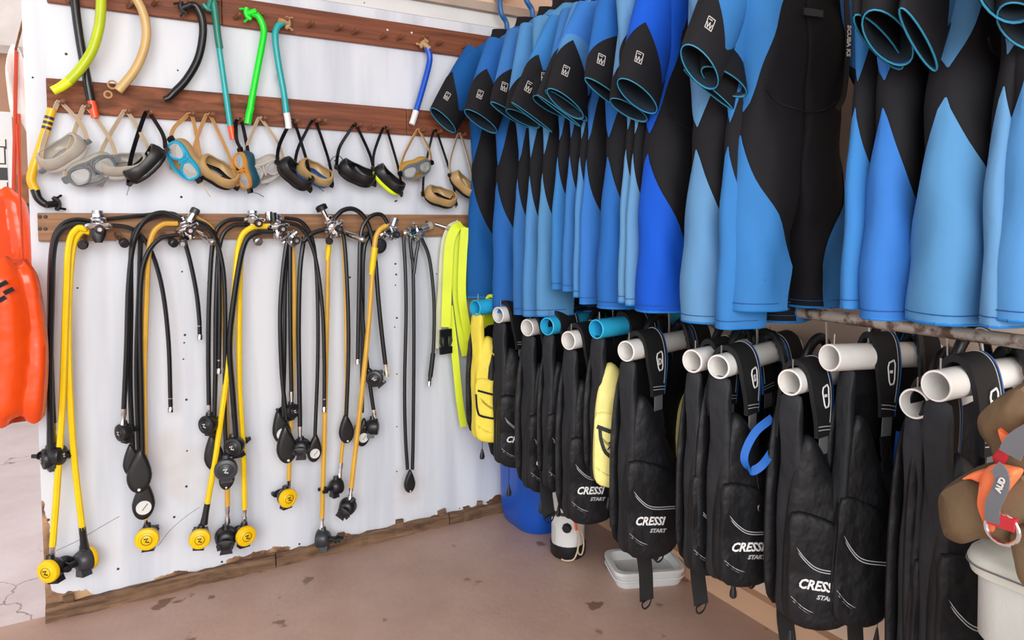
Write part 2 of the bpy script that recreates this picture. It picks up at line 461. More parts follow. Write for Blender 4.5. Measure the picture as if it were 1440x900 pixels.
# worn timber skirting under the panel, three lengths
rs = random.Random(3)
def rough_bar(x0, x1, y0, y1, z0, z1, seed=0, amp=0.004, n=24):
    r = random.Random(seed); rings = []
    for i in range(n + 1):
        x = x0 + (x1 - x0) * i / n
        a = lambda: r.uniform(-amp, amp)
        rings.append([V(x, y0 + a(), z0), V(x, y1, z0), V(x, y1, z1 + a()), V(x, y0 + 0.006 + a(), z1 + a()), V(x, y0 + a(), z1 - 0.012 + a())])
    return MB().ring_loft(rings)
sk = struct('baseboard_back', rough_bar(-2.0, -1.31, -0.028, -0.001, 0.0, 0.045, 1), 'skirting_wood')
for i, (x0, x1) in enumerate(((-1.305, -0.62), (-0.615, -0.085))):
    put('skirting_board', rough_bar(x0, x1, -0.026, -0.001, 0.0, 0.043, 5 + i).mesh('skirting_board', False), 'skirting_wood', sk)
# loose stubs of wood standing on the skirting
for px, py in ((480, 758), (562, 734), (622, 727), (675, 713), (96, 835)):
    p = W(px, py, 0.012)
    put('wood_stub', MB().box((p.x, -0.010, 0.053), (0.022 + 0.02 * rs.random(), 0.012, 0.024), Euler((0, rs.uniform(-.2, .2), 0)).to_matrix()).mesh('wood_stub', False), 'skirting_wood', sk)

# nail heads and screw holes in the panel
wallb = bpy.data.objects['wall_back']
nail_px = [(46, 109), (93, 76), (250, 99), (255, 277), (256, 382), (293, 398), (558, 282), (109, 405), (260, 471), (259, 482), (258, 505), (262, 562), (263, 634), (262, 684),
           (556, 371), (557, 386), (556, 401), (558, 447), (555, 460), (558, 526), (558, 600), (558, 663), (556, 283), (424, 393), (492, 390), (614, 385), (471, 226),
           (245, 727), (166, 800), (312, 790), (422, 769), (421, 765), (519, 747), (494, 248), (262, 814), (68, 731), (455, 19), (512, 4)]
def nail_me():
    return MB().lathe([(0.0, 0.0), (0.0042, 0.0), (0.0042, -0.001), (0.002, -0.0025), (0.0, -0.0025)], axis=(0, 1, 0), n=8, cap=False)
for px, py in nail_px:
    p = W(px, py, 0.0)
    put('nail', cached('nail', nail_me), 'nail_dark', wallb, (p.x, 0, p.z), scale=(1, 1, 1) if rs.random() < .6 else (.7, .7, .7))
# pencil crack running over the lower panel
for pts in (((78, 775), (110, 760), (140, 742), (168, 726)), ((222, 768), (240, 745), (262, 726), (281, 713))):
    put('panel_crack', MB().tube(spline([W(a, b_, 0.0) for a, b_ in pts], 4), 0.0007, 4), 'nail_dark', wallb)

# ---------------------------------------------------------------- hook boards on the panel
def board(px0, px1, pxs_split, z0, z1, th, material, label, name='hook_board', seed=0):
    xs = [px0] + pxs_split + [px1]
    t = thing(name, label, 'board', (xs[0], 0, z0))
    for i in range(len(xs) - 1):
        mb = slab(xs[i] + (0.001 if i else 0) - xs[0], xs[i + 1] - xs[0], -th, -0.0005, 0, z1 - z0)
        o = put('plank', mb.mesh('plank', False), material if i == 0 else ('board_red' if material == 'board_rough' else material), t)
        bv = o.modifiers.new('bevel', 'BEVEL'); bv.width = 0.003; bv.segments = 2
    return t
b_top = board(-1.935, -0.10, [W(312, 20, .018).x], 1.906, 2.003, 0.018, 'board_red', 'reddish brown top board with pegs where the snorkel mouthpieces hook on')
b_mid = board(-1.945, -0.10, [W(400, 160, .018).x, W(572, 165, .018).x], 1.580, 1.680, 0.018, 'board_rough', 'grainy reddish brown middle board with the mask straps hung on it')
b_low = board(-1.98, -0.35, [], 1.186, 1.273, 0.02, 'board_brown', 'pale brown lower board carrying the regulators')

def peg_me():
    return MB().lathe([(0.0, 0.0), (0.007, 0.0), (0.0062, 0.03), (0.008, 0.036), (0.0065, 0.044), (0, 0.046)], axis=(0.25, -1, 0.18), n=10, cap=False)
def peg(px, py, par, d=0.018, zz=None):
    p = W(px, py, d)
    return put('peg', cached('peg', peg_me), 'peg_brown', par, Vector((p.x, -d, p.z if zz is None else zz)) - par.location)
for px, py in ((95, 2), (180, 10), (215, 7), (330, 26), (432, 37), (472, 42), (495, 47), (535, 53), (558, 55), (613, 63), (650, 67), (300, 6), (262, 8), (362, 25), (396, 33), (592, 56)):
    peg(px, py, b_top)
for px, py in ((545, 42), (579, 46)):
    p = W(px, py, 0.019)
    put('screw', cached('screw', lambda: MB().lathe([(0, 0), (0.004, 0), (0.003, 0.002), (0, 0.002)], axis=(0, -1, 0), n=10, cap=False)), 'logo_white', b_top, Vector((p.x, -0.0185, p.z)) - b_top.location)
for px, py in ((56, 305), (64, 305), (64, 322), (56, 322), (600, 312)):
    p = W(px, py, 0.0205)
    put('screw', CACHE['screw'], 'nail_dark', b_low, Vector((p.x, -0.0205, p.z)) - b_low.location, scale=(1.4, 1, 1.4))

# ================================================================ snorkels
def rel(pts, o): return [Vector(p) - o for p in pts]
def snorkel(label, segs, mouth=None, d=0.05, extras=()):
    """segs: list of (material, radius, [pixel points]); mouth: (material, pixel, direction in pixels)"""
    origin = W(*segs[-1][2][-1], d)
    t = thing('snorkel', label, 'snorkel', origin, group='snorkels hooked on the boards')
    names = ['barrel', 'tip', 'grip', 'band']
    for i, s in enumerate(segs):
        material, r, pts = s[:3]
        nm = s[3] if len(s) > 3 else ('barrel' if i == 0 else 'tip')
        P = spline([W(a, b_, d) for a, b_ in pts], 7)
        n = len(P); rr = [r] * n if not isinstance(r, tuple) else [r[0] + (r[1] - r[0]) * k / (n - 1) for k in range(n)]
        put(nm, MB().tube(rel(P, origin), rr, 12), material, t)
    if mouth:
        material, (mx, my), (dx, dy) = mouth
        p = W(mx, my, d) - origin
        a = (W(mx + dx, my + dy, d - 0.012) - origin - p).normalized()
        side = V(0, -1, 0).cross(a).normalized(); out = V(0, -1, 0)
        # curved bite flange: an arc with two tabs
        arc = [p + a * (0.016 - 0.010 * abs(k) ** 2) + side * (0.020 * k) for k in (-1, -.6, -.3, 0, .3, .6, 1)]
        g = put('mouthpiece', MB().tube([p - a * 0.02, p - a * 0.006, p + a * 0.012], [0.0095, 0.010, 0.011], 10), material, t)
        put('flange', MB().tube(arc, [0.006, 0.008, 0.009, 0.009, 0.009, 0.008, 0.006], 8), material, g)
        for k in (-1, 1):
            q = p + a * 0.008 + side * 0.017 * k
            put('bite_tab', MB().tube([q, q + a * 0.012 + out * 0.004, q + a * 0.022 + side * 0.004 * k], [0.0055, 0.005, 0.006], 8, flat=0.7), material, g)
    for e in extras: e(t, origin, d)
    return t
def keeper(px, py, r, material):
    def f(t, o, d):
        c = W(px, py, d) - o
        ring = [c + V(math.cos(a) * r, 0, math.sin(a) * r) for a in [2 * PI * k / 14 for k in range(15)]]
        put('keeper_ring', MB().tube(ring, 0.003, 6), material, t)
    return f
snorkel('straight black snorkel with a red tip, crossing behind the lime one', [('snork_black', 0.0125, [(102, -40), (106, 10), (113, 60), (122, 110), (128, 142)]), ('snork_orange', 0.0115, [(128, 141), (131, 152), (134, 166)])], ('snork_black', (101, -45), (-10, -10)), 0.045)
snorkel('lime green curved snorkel at the left end of the top board', [('snork_lime', 0.0145, [(142, -14), (142, 12), (139, 40), (129, 72), (112, 98), (96, 115)]), ('snork_limetip', (0.0145, 0.013), [(97, 114), (86, 122), (74, 128)])], ('snork_lime', (143, -22), (8, -12)), 0.085)
snorkel('translucent tan curved snorkel with a small keeper ring at its lower end', [('snork_tan', 0.0135, [(184, -12), (199, 12), (206, 40), (203, 68), (190, 98), (166, 128)])], ('mouth_tan', (180, -18), (-10, -6)), 0.06, [keeper(158, 119, 0.012, 'mouth_tan'), keeper(152, 133, 0.010, 'mouth_tan')])
snorkel('glossy black curved snorkel beside the tan one', [('snork_black', 0.0125, [(264, 9), (275, 8), (284, 26), (285, 52), (278, 84), (262, 112), (244, 131)]), ('snork_black', (0.0125, 0.010), [(245, 130), (238, 137), (231, 140)])], ('snork_black', (262, 9), (-12, 5)), 0.055)
snorkel('dark green snorkel with a metallic lower barrel and a red tip', [('snork_green', 0.0115, [(299, -6), (303, 22), (306, 48), (309, 68)], 'grip'), ('snork_teal', 0.0095, [(308, 66), (316, 122), (324, 178)], 'barrel'), ('snork_orange', 0.010, [(324, 177), (326, 186), (328, 196)])], ('snork_green', (295, 6), (-4, 14)), 0.05)
snorkel('neon green snorkel with its mouthpiece hooked over the board', [('snork_neon', 0.011, [(354, 18), (364, 24), (371, 42), (368, 66), (360, 108), (352, 152)]), ('snork_neon', 0.012, [(353, 150), (350, 162), (348, 174)])], ('snork_neon', (353, 18), (-10, 3)), 0.055)
snorkel('turquoise snorkel with a white end band and a tan mouthpiece', [('snork_teal', 0.011, [(399, 31), (390, 38), (387, 54), (392, 92), (399, 130), (403, 160)]), ('snork_white', 0.0115, [(403, 159), (405, 170), (406, 181)])], ('mouth_tan', (400, 31), (12, 3)), 0.05, [keeper(393, 107, 0.011, 'silicone_clear')])
snorkel('royal blue snorkel hanging alone beside the wetsuits', [('snork_blue', 0.0115, [(600, 66), (604, 78), (603, 92), (594, 126), (585, 156)]), ('snork_white', 0.012, [(585, 156), (582, 166), (579, 175)])], ('mouth_tan', (599, 64), (-8, -7)), 0.05)
yl = snorkel('yellow snorkel with grey bands and a black curved end by the panel edge', [('snork_yellow', 0.0125, [(73, 153), (66, 178), (54, 216), (46, 240), (44, 254), (50, 268)]), ('snork_black', (0.0125, 0.010), [(49, 266), (54, 279), (64, 287), (74, 287)], 'elbow')], ('snork_black', (74, 287), (12, -2)), 0.04)
for py_, px_ in ((164, 70), (171, 68), (178, 66)):
    a = W(px_, py_, 0.04) - yl.location; b_ = W(px_ - 1.3, py_ + 4, 0.04) - yl.location
    put('band', MB().tube([a, b_], 0.0132, 12), 'plastic_grey', yl)

# ================================================================ masks
def mask_outline(w, h, n=40, nose=0.02):
    out = []
    for k in range(n):
        a = 2 * PI * k / n
        c, s_ = math.cos(a), math.sin(a)
        x = w * math.copysign(abs(c) ** 0.62, c); z = h * math.copysign(abs(s_) ** 0.75, s_)
        if s_ < 0: z -= nose * math.exp(-(x / 0.022) ** 2) * 1.0
        else: z -= 0.004 * math.exp(-(x / 0.02) ** 2)
        out.append((x, z))
    return out
def lens_outline(sx, w=0.031, h=0.027, n=22):
    out = []
    for k in range(n):
        a = 2 * PI * k / n; c, s_ = math.cos(a), math.sin(a)
        x = w * math.copysign(abs(c) ** 0.75, c); z = h * math.copysign(abs(s_) ** 0.75, s_)
        if sx * x < 0 and z < 0: x *= 1 - 0.45 * (-z / h)       # cut away for the nose
        out.append((sx * 0.038 + x, z + 0.002))
    return out
def skirt_me():
    rings = []
    for w, h, y, ns in ((0.071, 0.037, -0.006, 0.012), (0.077, 0.042, 0.008, 0.024), (0.076, 0.044, 0.024, 0.026), (0.070, 0.043, 0.040, 0.018), (0.066, 0.040, 0.052, 0.010),
                        (0.058, 0.034, 0.054, 0.006), (0.064, 0.039, 0.040, 0.014), (0.072, 0.041, 0.022, 0.022), (0.073, 0.039, 0.008, 0.020), (0.067, 0.034, -0.002, 0.010)):
        rings.append([V(x, (y + 0.034 * (x / 0.075) ** 2 * min(1, max(0, y) / .04)) * .64, z) for x, z in mask_outline(w, h, 40, ns)])
    return MB().ring_loft(rings, False, False)
def frame_me():
    mb = MB()
    rings = []
    for w, h, y, ns in ((0.073, 0.039, -0.002, 0.010), (0.075, 0.041, -0.010, 0.008), (0.073, 0.039, -0.016, 0.006)):
        rings.append([V(x, y + 0.012 * (x / 0.075) ** 2, z) for x, z in mask_outline(w, h, 40, ns)])
    for w, h, y, ns in ((0.068, 0.034, -0.016, 0.004), (0.067, 0.033, -0.004, 0.004)):
        rings.append([V(x, y + 0.012 * (x / 0.075) ** 2, z) for x, z in mask_outline(w, h, 40, ns)])
    mb.ring_loft(rings, False, False)
    for s_ in (-1, 1):
        o = lens_outline(s_); o.append(o[0])
        mb.tube([V(x, -0.011 + 0.012 * (x / 0.075) ** 2, z) for x, z in o], 0.0045, 6)
    mb.tube([V(0, -0.012, 0.028), V(0, -0.014, 0.008), V(0, -0.014, -0.012)], [0.006, 0.005, 0.004], 6)
    return mb
def lens_me(s_):
    return lambda: MB().ring_loft([[V(x, -0.0105 + 0.012 * (x / 0.075) ** 2, z) for x, z in lens_outline(s_)], [V(x, -0.0125 + 0.012 * (x / 0.075) ** 2, z) for x, z in lens_outline(s_)]])
def buckle_me():
    return MB().box((0, 0, 0), (0.016, 0.012, 0.022)).box((0.007, -0.003, 0), (0.008, 0.01, 0.016))
def mask(label, pegp, cpx, roll, pitch, skirt, frame, strap, d=0.065, size=1.0, loose=None, slack=0.0, sw=0.014):
    c = W(*cpx, d)
    R = Matrix.Rotation(math.radians(-roll), 3, 'Y') @ Matrix.Rotation(math.radians(pitch), 3, 'X')
    t = thing('diving_mask', label, 'mask', c, R.to_euler(), group='masks hung by their straps')
    size *= .92; sz = V(size, size, size)
    sk_ = put('skirt', cached('mskirt', skirt_me), skirt, t, scale=sz)
    fr = put('frame', cached('mframe', frame_me), frame, t, scale=sz)
    for s_ in (-1, 1):
        put('lens', cached('mlens%d' % s_, lens_me(s_)), 'mask_glass', t, scale=sz)
        put('buckle', cached('mbuckle', buckle_me), 'frame_black' if skirt != 'silicone_clear' else 'frame_grey', t, V(0.081 * s_, 0.006, 0.004) * size, (0, 0, 0 if s_ > 0 else PI), sz)
    pk = W(*pegp, 0.035)
    Ri = R.transposed()
    L_ = lambda p: Ri @ (p - c)
    A, B = V(-0.084, 0.010, 0.004) * size, V(0.084, 0.010, 0.004) * size
    top = L_(pk + V(0, 0, 0.006)); wall_n = Ri @ V(0, 1, 0)
    ax = Ri @ V(1, 0, 0)
    if A.dot(ax) > B.dot(ax): A, B = B, A
    gap = ax * 0.010
    la = A.lerp(top, 0.5) - ax * (0.012 + slack); lb = B.lerp(top, 0.5) + ax * (0.012 + slack)
    path = spline([A, A.lerp(la, .5) - ax * 0.004, la, top - gap - (Ri @ V(0, 0, 0.012)), top, top + gap - (Ri @ V(0, 0, 0.012)), lb, B.lerp(lb, .5) + ax * 0.004, B], 5)
    put('strap', MB().ribbon(path, Ri @ V(.75, .6, .25), sw, 0.0025), strap, t)
    if loose:
        pts = [W(a, b_, d) for a, b_ in loose]
        put('strap_end', MB().ribbon(spline(rel_local(pts, c, Ri), 5), wall_n, 0.006, 0.002), strap, t)
    q = pk.copy()
    return t
def rel_local(pts, c, Ri): return [Ri @ (p - c) for p in pts]
CL, TN, AM = 'silicone_clear', 'silicone_tan', 'silicone_amber'
mask('clear beige mask tilted upwards, first on the board from the panel edge', (85, 145), (92, 220), 38, 128, CL, 'frame_clear', 'strap_beige', 0.06, 1.0)
mask('clear mask with a dark grey frame and navy buckle below the red snorkel tip', (121, 152), (130, 240), 28, 22, CL, 'frame_grey', 'strap_beige', 0.085, 1.0)
mask('clear mask with grey buckle and pale frame, third from the panel edge', (177, 158), (176, 238), 8, 130, CL, 'frame_clear', 'strap_beige', 0.06)
mask('all black mask hanging steeply beside the cyan framed one', (208, 160), (210, 236), 47, 100, 'rubber_black', 'frame_black', 'frame_black', 0.09, 1.0, [(186, 250), (182, 262), (178, 275)])
mask('mask with cyan frame and tan skirt hanging on its side', (266, 162), (258, 226), -58, 38, TN, 'frame_cyan', 'strap_tan', 0.08, 1.0, [(276, 248), (286, 262), (296, 277)])
mask('mask with black frame and tan skirt next to the cyan framed one', (293, 163), (303, 246), -32, 138, TN, 'frame_black', 'strap_tan', 0.06)
mask('dark teal mask with orange stripes hanging on its end', (336, 170), (342, 240), -78, 62, 'frame_teal', 'frame_orange', 'frame_black', 0.085, 0.92, [(350, 270), (362, 272), (371, 277)])
mask('clear round looking mask beneath the turquoise snorkel', (366, 168), (371, 240), 22, 30, CL, 'frame_clear', 'strap_beige', 0.075)
mask('black mask with slim frame in front of the blue one', (411, 172), (412, 248), -40, 132, 'rubber_black', 'frame_black', 'frame_black', 0.09, 0.95, [(434, 258), (445, 262), (455, 269)])
mask('mask with royal blue frame and tan skirt', (441, 171), (440, 247), -26, 140, TN, 'frame_blue', 'frame_black', 0.055, 0.95)
mask('matt black mask hanging open with nothing beside it', (499, 177), (499, 248), -22, 126, 'rubber_black', 'frame_black', 'frame_black', 0.065, 1.0, [(461, 232), (469, 221), (478, 220), (484, 228)], 0.006, 0.016)
mask('black mask with a bright yellow green frame', (541, 181), (543, 256), -40, 122, 'rubber_black', 'frame_lime', 'frame_black', 0.07, 0.95)
mask('amber tinted mask facing the room below the royal blue snorkel', (588, 184), (586, 238), 20, 25, AM, 'frame_grey', 'strap_tan', 0.075, 0.9)
mask('mask with black and grey straps hanging lowest of the row', (612, 186), (617, 280), -14, 136, TN, 'frame_black', 'frame_black', 0.06, 0.95, [(632, 282), (638, 275), (642, 282), (641, 292)])
mask('beige mask with black frame half hidden by the wetsuits', (646, 190), (648, 262), -38, 132, TN, 'frame_black', 'strap_beige', 0.055, 0.9)
for px, py in ((85, 145), (121, 152), (177, 158), (208, 160), (266, 162), (293, 163), (336, 170), (366, 168), (411, 172), (441, 171), (499, 177), (541, 181), (588, 184), (612, 186), (646, 190), (518, 179), (450, 172)):
    peg(px, py + 1, b_mid, zz=W(px, py + 1, 0.035).z)

# ================================================================ regulators
def second_stage_parts(t, c, yaw, roll, front, body='plastic_black', mp=1, size=1.0, pitch=0, logo=True):
    """c relative to t; front cover faces -y turned by yaw"""
    R = Matrix.Rotation(math.radians(yaw), 3, 'Z') @ Matrix.Rotation(math.radians(pitch), 3, 'X') @ Matrix.Rotation(math.radians(-roll), 3, 'Y')
    e = R.to_euler(); s = V(size, size, size)
    back = max((R @ V(x, y, z) * size).y for x in (-.03, .03) for y in (-.017, .082 if mp else .035) for z in (-.04, .04))
    wp = Vector(c) + t.location; need = back + .006
    if -wp.y < need:
        wp = CAM + (wp - CAM) * ((-need - CAM.y) / (wp.y - CAM.y)); c = wp - t.location
    def bodym():
        mb = MB().lathe([(0, 0.034), (0.018, 0.034), (0.026, 0.028), (0.031, 0.016), (0.032, 0.0), (0.031, -0.006), (0, -0.006)], axis=(0, 1, 0), n=20, cap=False)
        mb.tube([V(0, 0.008, 0.026), V(0, 0.008, 0.042)], [0.013, 0.010], 10)                      # inlet
        mb.ring_loft([[V(x, y, z) for x, y in ((-w, 0.002), (w, 0.002), (w * 1.1, 0.030), (-w * 1.1, 0.030))] for w, z in ((0.012, -0.022), (0.017, -0.042))])   # exhaust tee
        return mb
    b_ = put('second_stage', cached('ss_body', bodym), body, t, c, e, s)
    put('front_cover', cached('ss_cover', lambda: MB().lathe([(0.033, 0.0), (0.0335, -0.007), (0.031, -0.012), (0.022, -0.0145), (0.0205, -0.0135), (0.019, -0.015), (0, -0.0165)], axis=(0, 1, 0), n=22, cap=False)), front, b_)
    if logo:
        put('emblem', cached('ss_emblem', lambda: MB().ribbon([V(-0.007, -0.0172, 0.004), V(0.004, -0.0172, 0.006), V(-0.003, -0.0172, -0.004), V(0.007, -0.0172, -0.006)], (0, 0, 1), 0.004, 0.001)), 'plastic_black' if front == 'yellow_cover' else 'logo_grey', b_)
        put('emblem_ring', cached('ss_ring', lambda: MB().tube([V(0.0145 * math.cos(a), -0.0160, 0.0145 * math.sin(a)) for a in [2 * PI * k / 20 for k in range(21)]], 0.0007, 4)), 'plastic_black' if front == 'yellow_cover' else 'plastic_grey', b_)
    if mp:
        def mpm():
            mb = MB().ring_loft([[V(a * math.cos(k * PI / 8), y, b2 * math.sin(k * PI / 8)) for k in range(16)] for a, b2, y in ((0.013, 0.010, 0.030), (0.014, 0.009, 0.046), (0.016, 0.009, 0.056), (0.026, 0.014, 0.058), (0.026, 0.014, 0.062), (0.012, 0.006, 0.064))])
            for s_ in (-1, 1): mb.box((0.018 * s_, 0.070, 0), (0.009, 0.018, 0.012))
            return mb
        put('mouthpiece', cached('ss_mp', mpm), 'rubber_black', b_)
    return b_
def gauge_parts(t, c, roll, size=1.0, face=False, yaw=0, double=False):
    e = (Matrix.Rotation(math.radians(yaw), 3, 'Z') @ Matrix.Rotation(math.radians(-roll), 3, 'Y')).to_euler()
    def boot(n_=24):
        o = []
        for k in range(28):
            a = 2 * PI * k / 28; s_, c_ = math.sin(a), math.cos(a)
            z = 0.05 * c_ if c_ < 0 else 0.078 * c_
            w = 0.032 * (1 - 0.55 * max(0, c_) ** 1.3)
            o.append((w * s_, z))
        return MB().pillow(o, 0.014, (0, 0), 0.75)
    g = put('gauge_console', cached('boot', boot), 'rubber_black', t, c, e, (size, size, size))
    if face:
        put('dial', cached('dial', lambda: MB().lathe([(0, -0.0165), (0.021, -0.0165), (0.022, -0.013)], c=(0, 0, -0.008), axis=(0, 1, 0), n=20, cap=False)), 'dial_white', g)
        put('needle', cached('needle', lambda: MB().tube([V(-0.004, -0.017, -0.016), V(0.010, -0.017, 0.004)], 0.001, 4)), 'seam_dark', g)
    else:
        put('eyelet', cached('eyelet', lambda: MB().lathe([(0, -0.0155), (0.004, -0.0155), (0.0045, -0.012)], c=(0, 0, -0.037), axis=(0, 1, 0), n=10, cap=False)), 'dial_white', g)
    return g
def hose(t, pts, material='hose_black', r=0.0062, d=0.06, end=None, d2=None, name='hose'):
    n = len(pts); d2 = d if d2 is None else d2
    P = spline([W(a, b_, d + (d2 - d) * i / (n - 1)) - t.location for i, (a, b_) in enumerate(pts)], 7)
    h = put(name, MB().tube(P, r * 1.12, 8), material, t)
    dirn = (P[-1] - P[-3]).normalized()
    if end == 'lp':       # bare chrome quick-connect
        e = put('hose_end', MB().tube([P[-1] - dirn * 0.03, P[-1] - dirn * 0.022, P[-1] + dirn * 0.0, P[-1] + dirn * 0.004, P[-1] + dirn * 0.018], [0.0075, 0.0062, 0.0062, 0.0085, 0.0085], 8), 'chrome', h)
    elif end == 'ss':     # crimp + swivel
        e = put('hose_end', MB().tube([P[-1] - dirn * 0.012, P[-1] + dirn * 0.006, P[-1] + dirn * .02, P[-1] + dirn * 0.03, P[-1] + dirn * .05], [0.0085, 0.0085, 0.006, 0.009, 0.0095], 8), 'chrome', h)
    elif end == 'sleeve':
        e = put('hose_sleeve', MB().tube([P[-1] - dirn * 0.01, P[-1] + dirn * 0.03, P[-1] + dirn * .06], [0.0098, 0.0105, 0.013], 8), 'rubber_black', h)
    return h
def stub(t, a, b_, r, material, name, d=0.06, d2=0.06, cap=None):
    A = W(*a, d) - t.location; B = W(*b_, d2) - t.location
    o = put(name, MB().tube([A, A.lerp(B, .5), B], [r, r * 1.05, r], 12), material, t)
    if cap:
        u = (B - A).normalized()
        put('cap', MB().tube([B - u * 0.004, B + u * 0.012, B + u * 0.016], [cap[1], cap[1], cap[1] * .7], 12), cap[0], o)
    return o
def first_stage(t, px, py, ang=90, d=0.07, size=1.0, knob='plastic_black'):
    """chrome barrel with ribs, yoke hoop and hand wheel; ang = barrel direction in degrees on the wall"""
    c = W(px, py, d) - t.location
    u = V(math.cos(math.radians(ang)), 0, math.sin(math.radians(ang))); w = V(-u.z, 0, u.x)
    pr = [(0, -0.034), (0.010, -0.034), (0.012, -0.030), (0.012, -0.022), (0.018, -0.020), (0.018, 0.004), (0.0165, 0.006), (0.0165, 0.009), (0.018, 0.011), (0.018, 0.018), (0.014, 0.022), (0.014, 0.030), (0, 0.030)]
    b_ = put('first_stage', MB().lathe([(a * size, h * size) for a, h in pr], c, u, 16, cap=False), 'chrome', t)
    # yoke hoop towards the room
    P = spline([c + w * -0.020 * size, c + w * -0.026 * size + V(0, -0.020, 0), c + w * -0.020 * size + V(0, -0.046, 0), c + V(0, -0.054, 0), c + w * 0.020 * size + V(0, -0.046, 0), c + w * 0.026 * size + V(0, -0.020, 0), c + w * 0.020 * size], 4)
    put('yoke', MB().tube(P, 0.0065 * size, 8), 'chrome', b_)
    k = put('yoke_knob', MB().lathe([(0, 0.050), (0.005, 0.050), (0.005, 0.062), (0.0125, 0.064), (0.0135, 0.070), (0.0135, 0.080), (0.011, 0.084), (0, 0.085)], c, (0.05, -1, -0.12), 14, cap=False), knob, b_)
    put('knob_face', MB().lathe([(0, 0.0852), (0.006, 0.0852), (0.006, 0.084)], c, (0.05, -1, -0.12), 12, cap=False), 'chrome', k)
    for s_ in (-1, 1):
        put('port_plug', MB().lathe([(0, 0), (0.006, 0), (0.006, 0.03), (0, 0.03)], c + u * 0.004, w * s_ + V(0, -.2, 0), 8, cap=False), 'steel_dull', b_)
    return b_
def reg(label, px, py, d=0.07):
    return thing('regulator_set', label, 'regulator', W(px, py, d), group='regulators hung on the lower board')
Rl = lambda t, px, py, d: W(px, py, d) - t.location

# 1 – two yellow hoses at the panel edge
t = reg('regulator set with two bright yellow hoses, nearest the panel edge', 138, 320)
first_stage(t, 138, 318, 90, 0.065, 1.25)
put('dust_cap', MB().ring_loft([[Rl(t, 138, 318, 0.115) + V(w * math.cos(k * PI / 8), -0.02 * math.sin(max(0, k * PI / 8)) * 0, 0) + V(0, dy, z) + V(0, -0.010 * math.sin(k * PI / 8), 0) for k in range(16)] for w, dy, z in ((0.012, 0, 0.0), (0.022, -0.004, -0.012), (0.020, -0.006, -0.03), (0.010, -0.004, -0.05))]), 'rubber_black', t)
stub(t, (137, 312), (137, 296), 0.015, 'steel_dull', 'hand_wheel', 0.065, 0.065)
stub(t, (120, 335), (117, 343), 0.010, 'chrome', 'bracket_pin', 0.03, 0.10, ('plastic_black', 0.015))
stub(t, (165, 330), (174, 341), 0.011, 'chrome', 'bracket_pin', 0.03, 0.10, ('plastic_black', 0.014))
hose(t, [(132, 320), (108, 316), (86, 324), (75, 350), (72, 420), (70, 520), (71, 610)], r=0.0085, d=0.07, end='sleeve')
hose(t, [(132, 312), (105, 309), (84, 320), (73, 350), (70, 430), (73, 540), (76, 600)], r=0.0065, d=0.055, end='ss')
second_stage_parts(t, Rl(t, 66, 645, 0.05), -75, 5, 'plastic_black', size=0.95)
second_stage_parts(t, Rl(t, 83, 640, 0.07), 60, -8, 'plastic_black', size=0.9)
hose(t, [(122, 322), (108, 322), (97, 345), (93, 420), (88, 560), (80, 690), (74, 768)], 'hose_yellow', 0.0085, 0.085, 'ss', 0.07)
hose(t, [(126, 326), (114, 326), (103, 348), (97, 420), (97, 520), (104, 640), (116, 745)], 'hose_yellow', 0.0085, 0.075, 'sleeve', 0.055)
second_stage_parts(t, Rl(t, 70, 802, 0.075), -38, 8, 'yellow_cover', size=1.05)
second_stage_parts(t, Rl(t, 124, 785, 0.05), 120, -10, 'yellow_cover', 'plastic_grey', size=1.1)
hose(t, [(146, 318), (170, 318), (192, 326), (212, 352), (228, 405), (237, 480), (240, 572)], r=0.0062, d=0.06, end='lp')

# 2
t = reg('regulator set with black console and one round yellow second stage, second from the panel edge', 263, 318)
first_stage(t, 262, 320, 110, 0.07, 1.2)
stub(t, (266, 312), (273, 299), 0.013, 'chrome', 'hand_wheel', 0.08, 0.08, ('plastic_grey', 0.015))
stub(t, (228, 330), (243, 341), 0.010, 'chrome', 'bracket_pin', 0.03, 0.10, ('plastic_black', 0.014))
stub(t, (258, 335), (257, 342), 0.012, 'plastic_black', 'bracket_pin', 0.04, 0.11, ('steel_dull', 0.010))
stub(t, (278, 326), (297, 339), 0.010, 'chrome', 'bracket_pin', 0.03, 0.09, ('steel_dull', 0.011))
hose(t, [(256, 310), (230, 299), (206, 308), (189, 338), (181, 400), (178, 490), (174, 580)], r=0.0068, d=0.085, end='ss')
second_stage_parts(t, Rl(t, 172, 608, 0.08), -60, 0, 'plastic_black', size=0.85)
hose(t, [(256, 306), (226, 303), (196, 318), (185, 350), (184, 440), (183, 540), (187, 640)], r=0.0068, d=0.07)
gauge_parts(t, Rl(t, 186, 652, 0.07), 4, 0.85)
hose(t, [(150, 308), (200, 303), (240, 300), (256, 308)], r=0.006, d=0.045)
hose(t, [(198, 330), (196, 400), (192, 520), (196, 650)], r=0.007, d=0.06)
gauge_parts(t, Rl(t, 196, 668, 0.085), -4, 1.15)
gauge_parts(t, Rl(t, 202, 708, 0.075), -4, 1.05, True)
hose(t, [(252, 330), (222, 338), (202, 372), (197, 440), (199, 560), (201, 650)], r=0.0068, d=0.09)
hose(t, [(250, 314), (226, 317), (211, 342), (206, 420), (203, 540), (205, 735)], 'hose_amber', 0.0075, 0.075, 'ss')
second_stage_parts(t, Rl(t, 207, 757, 0.075), -10, 0, 'yellow_cover', size=1.08)
hose(t, [(260, 340), (268, 370), (276, 410), (280, 445), (281, 470)], r=0.0062, d=0.06, end='lp')

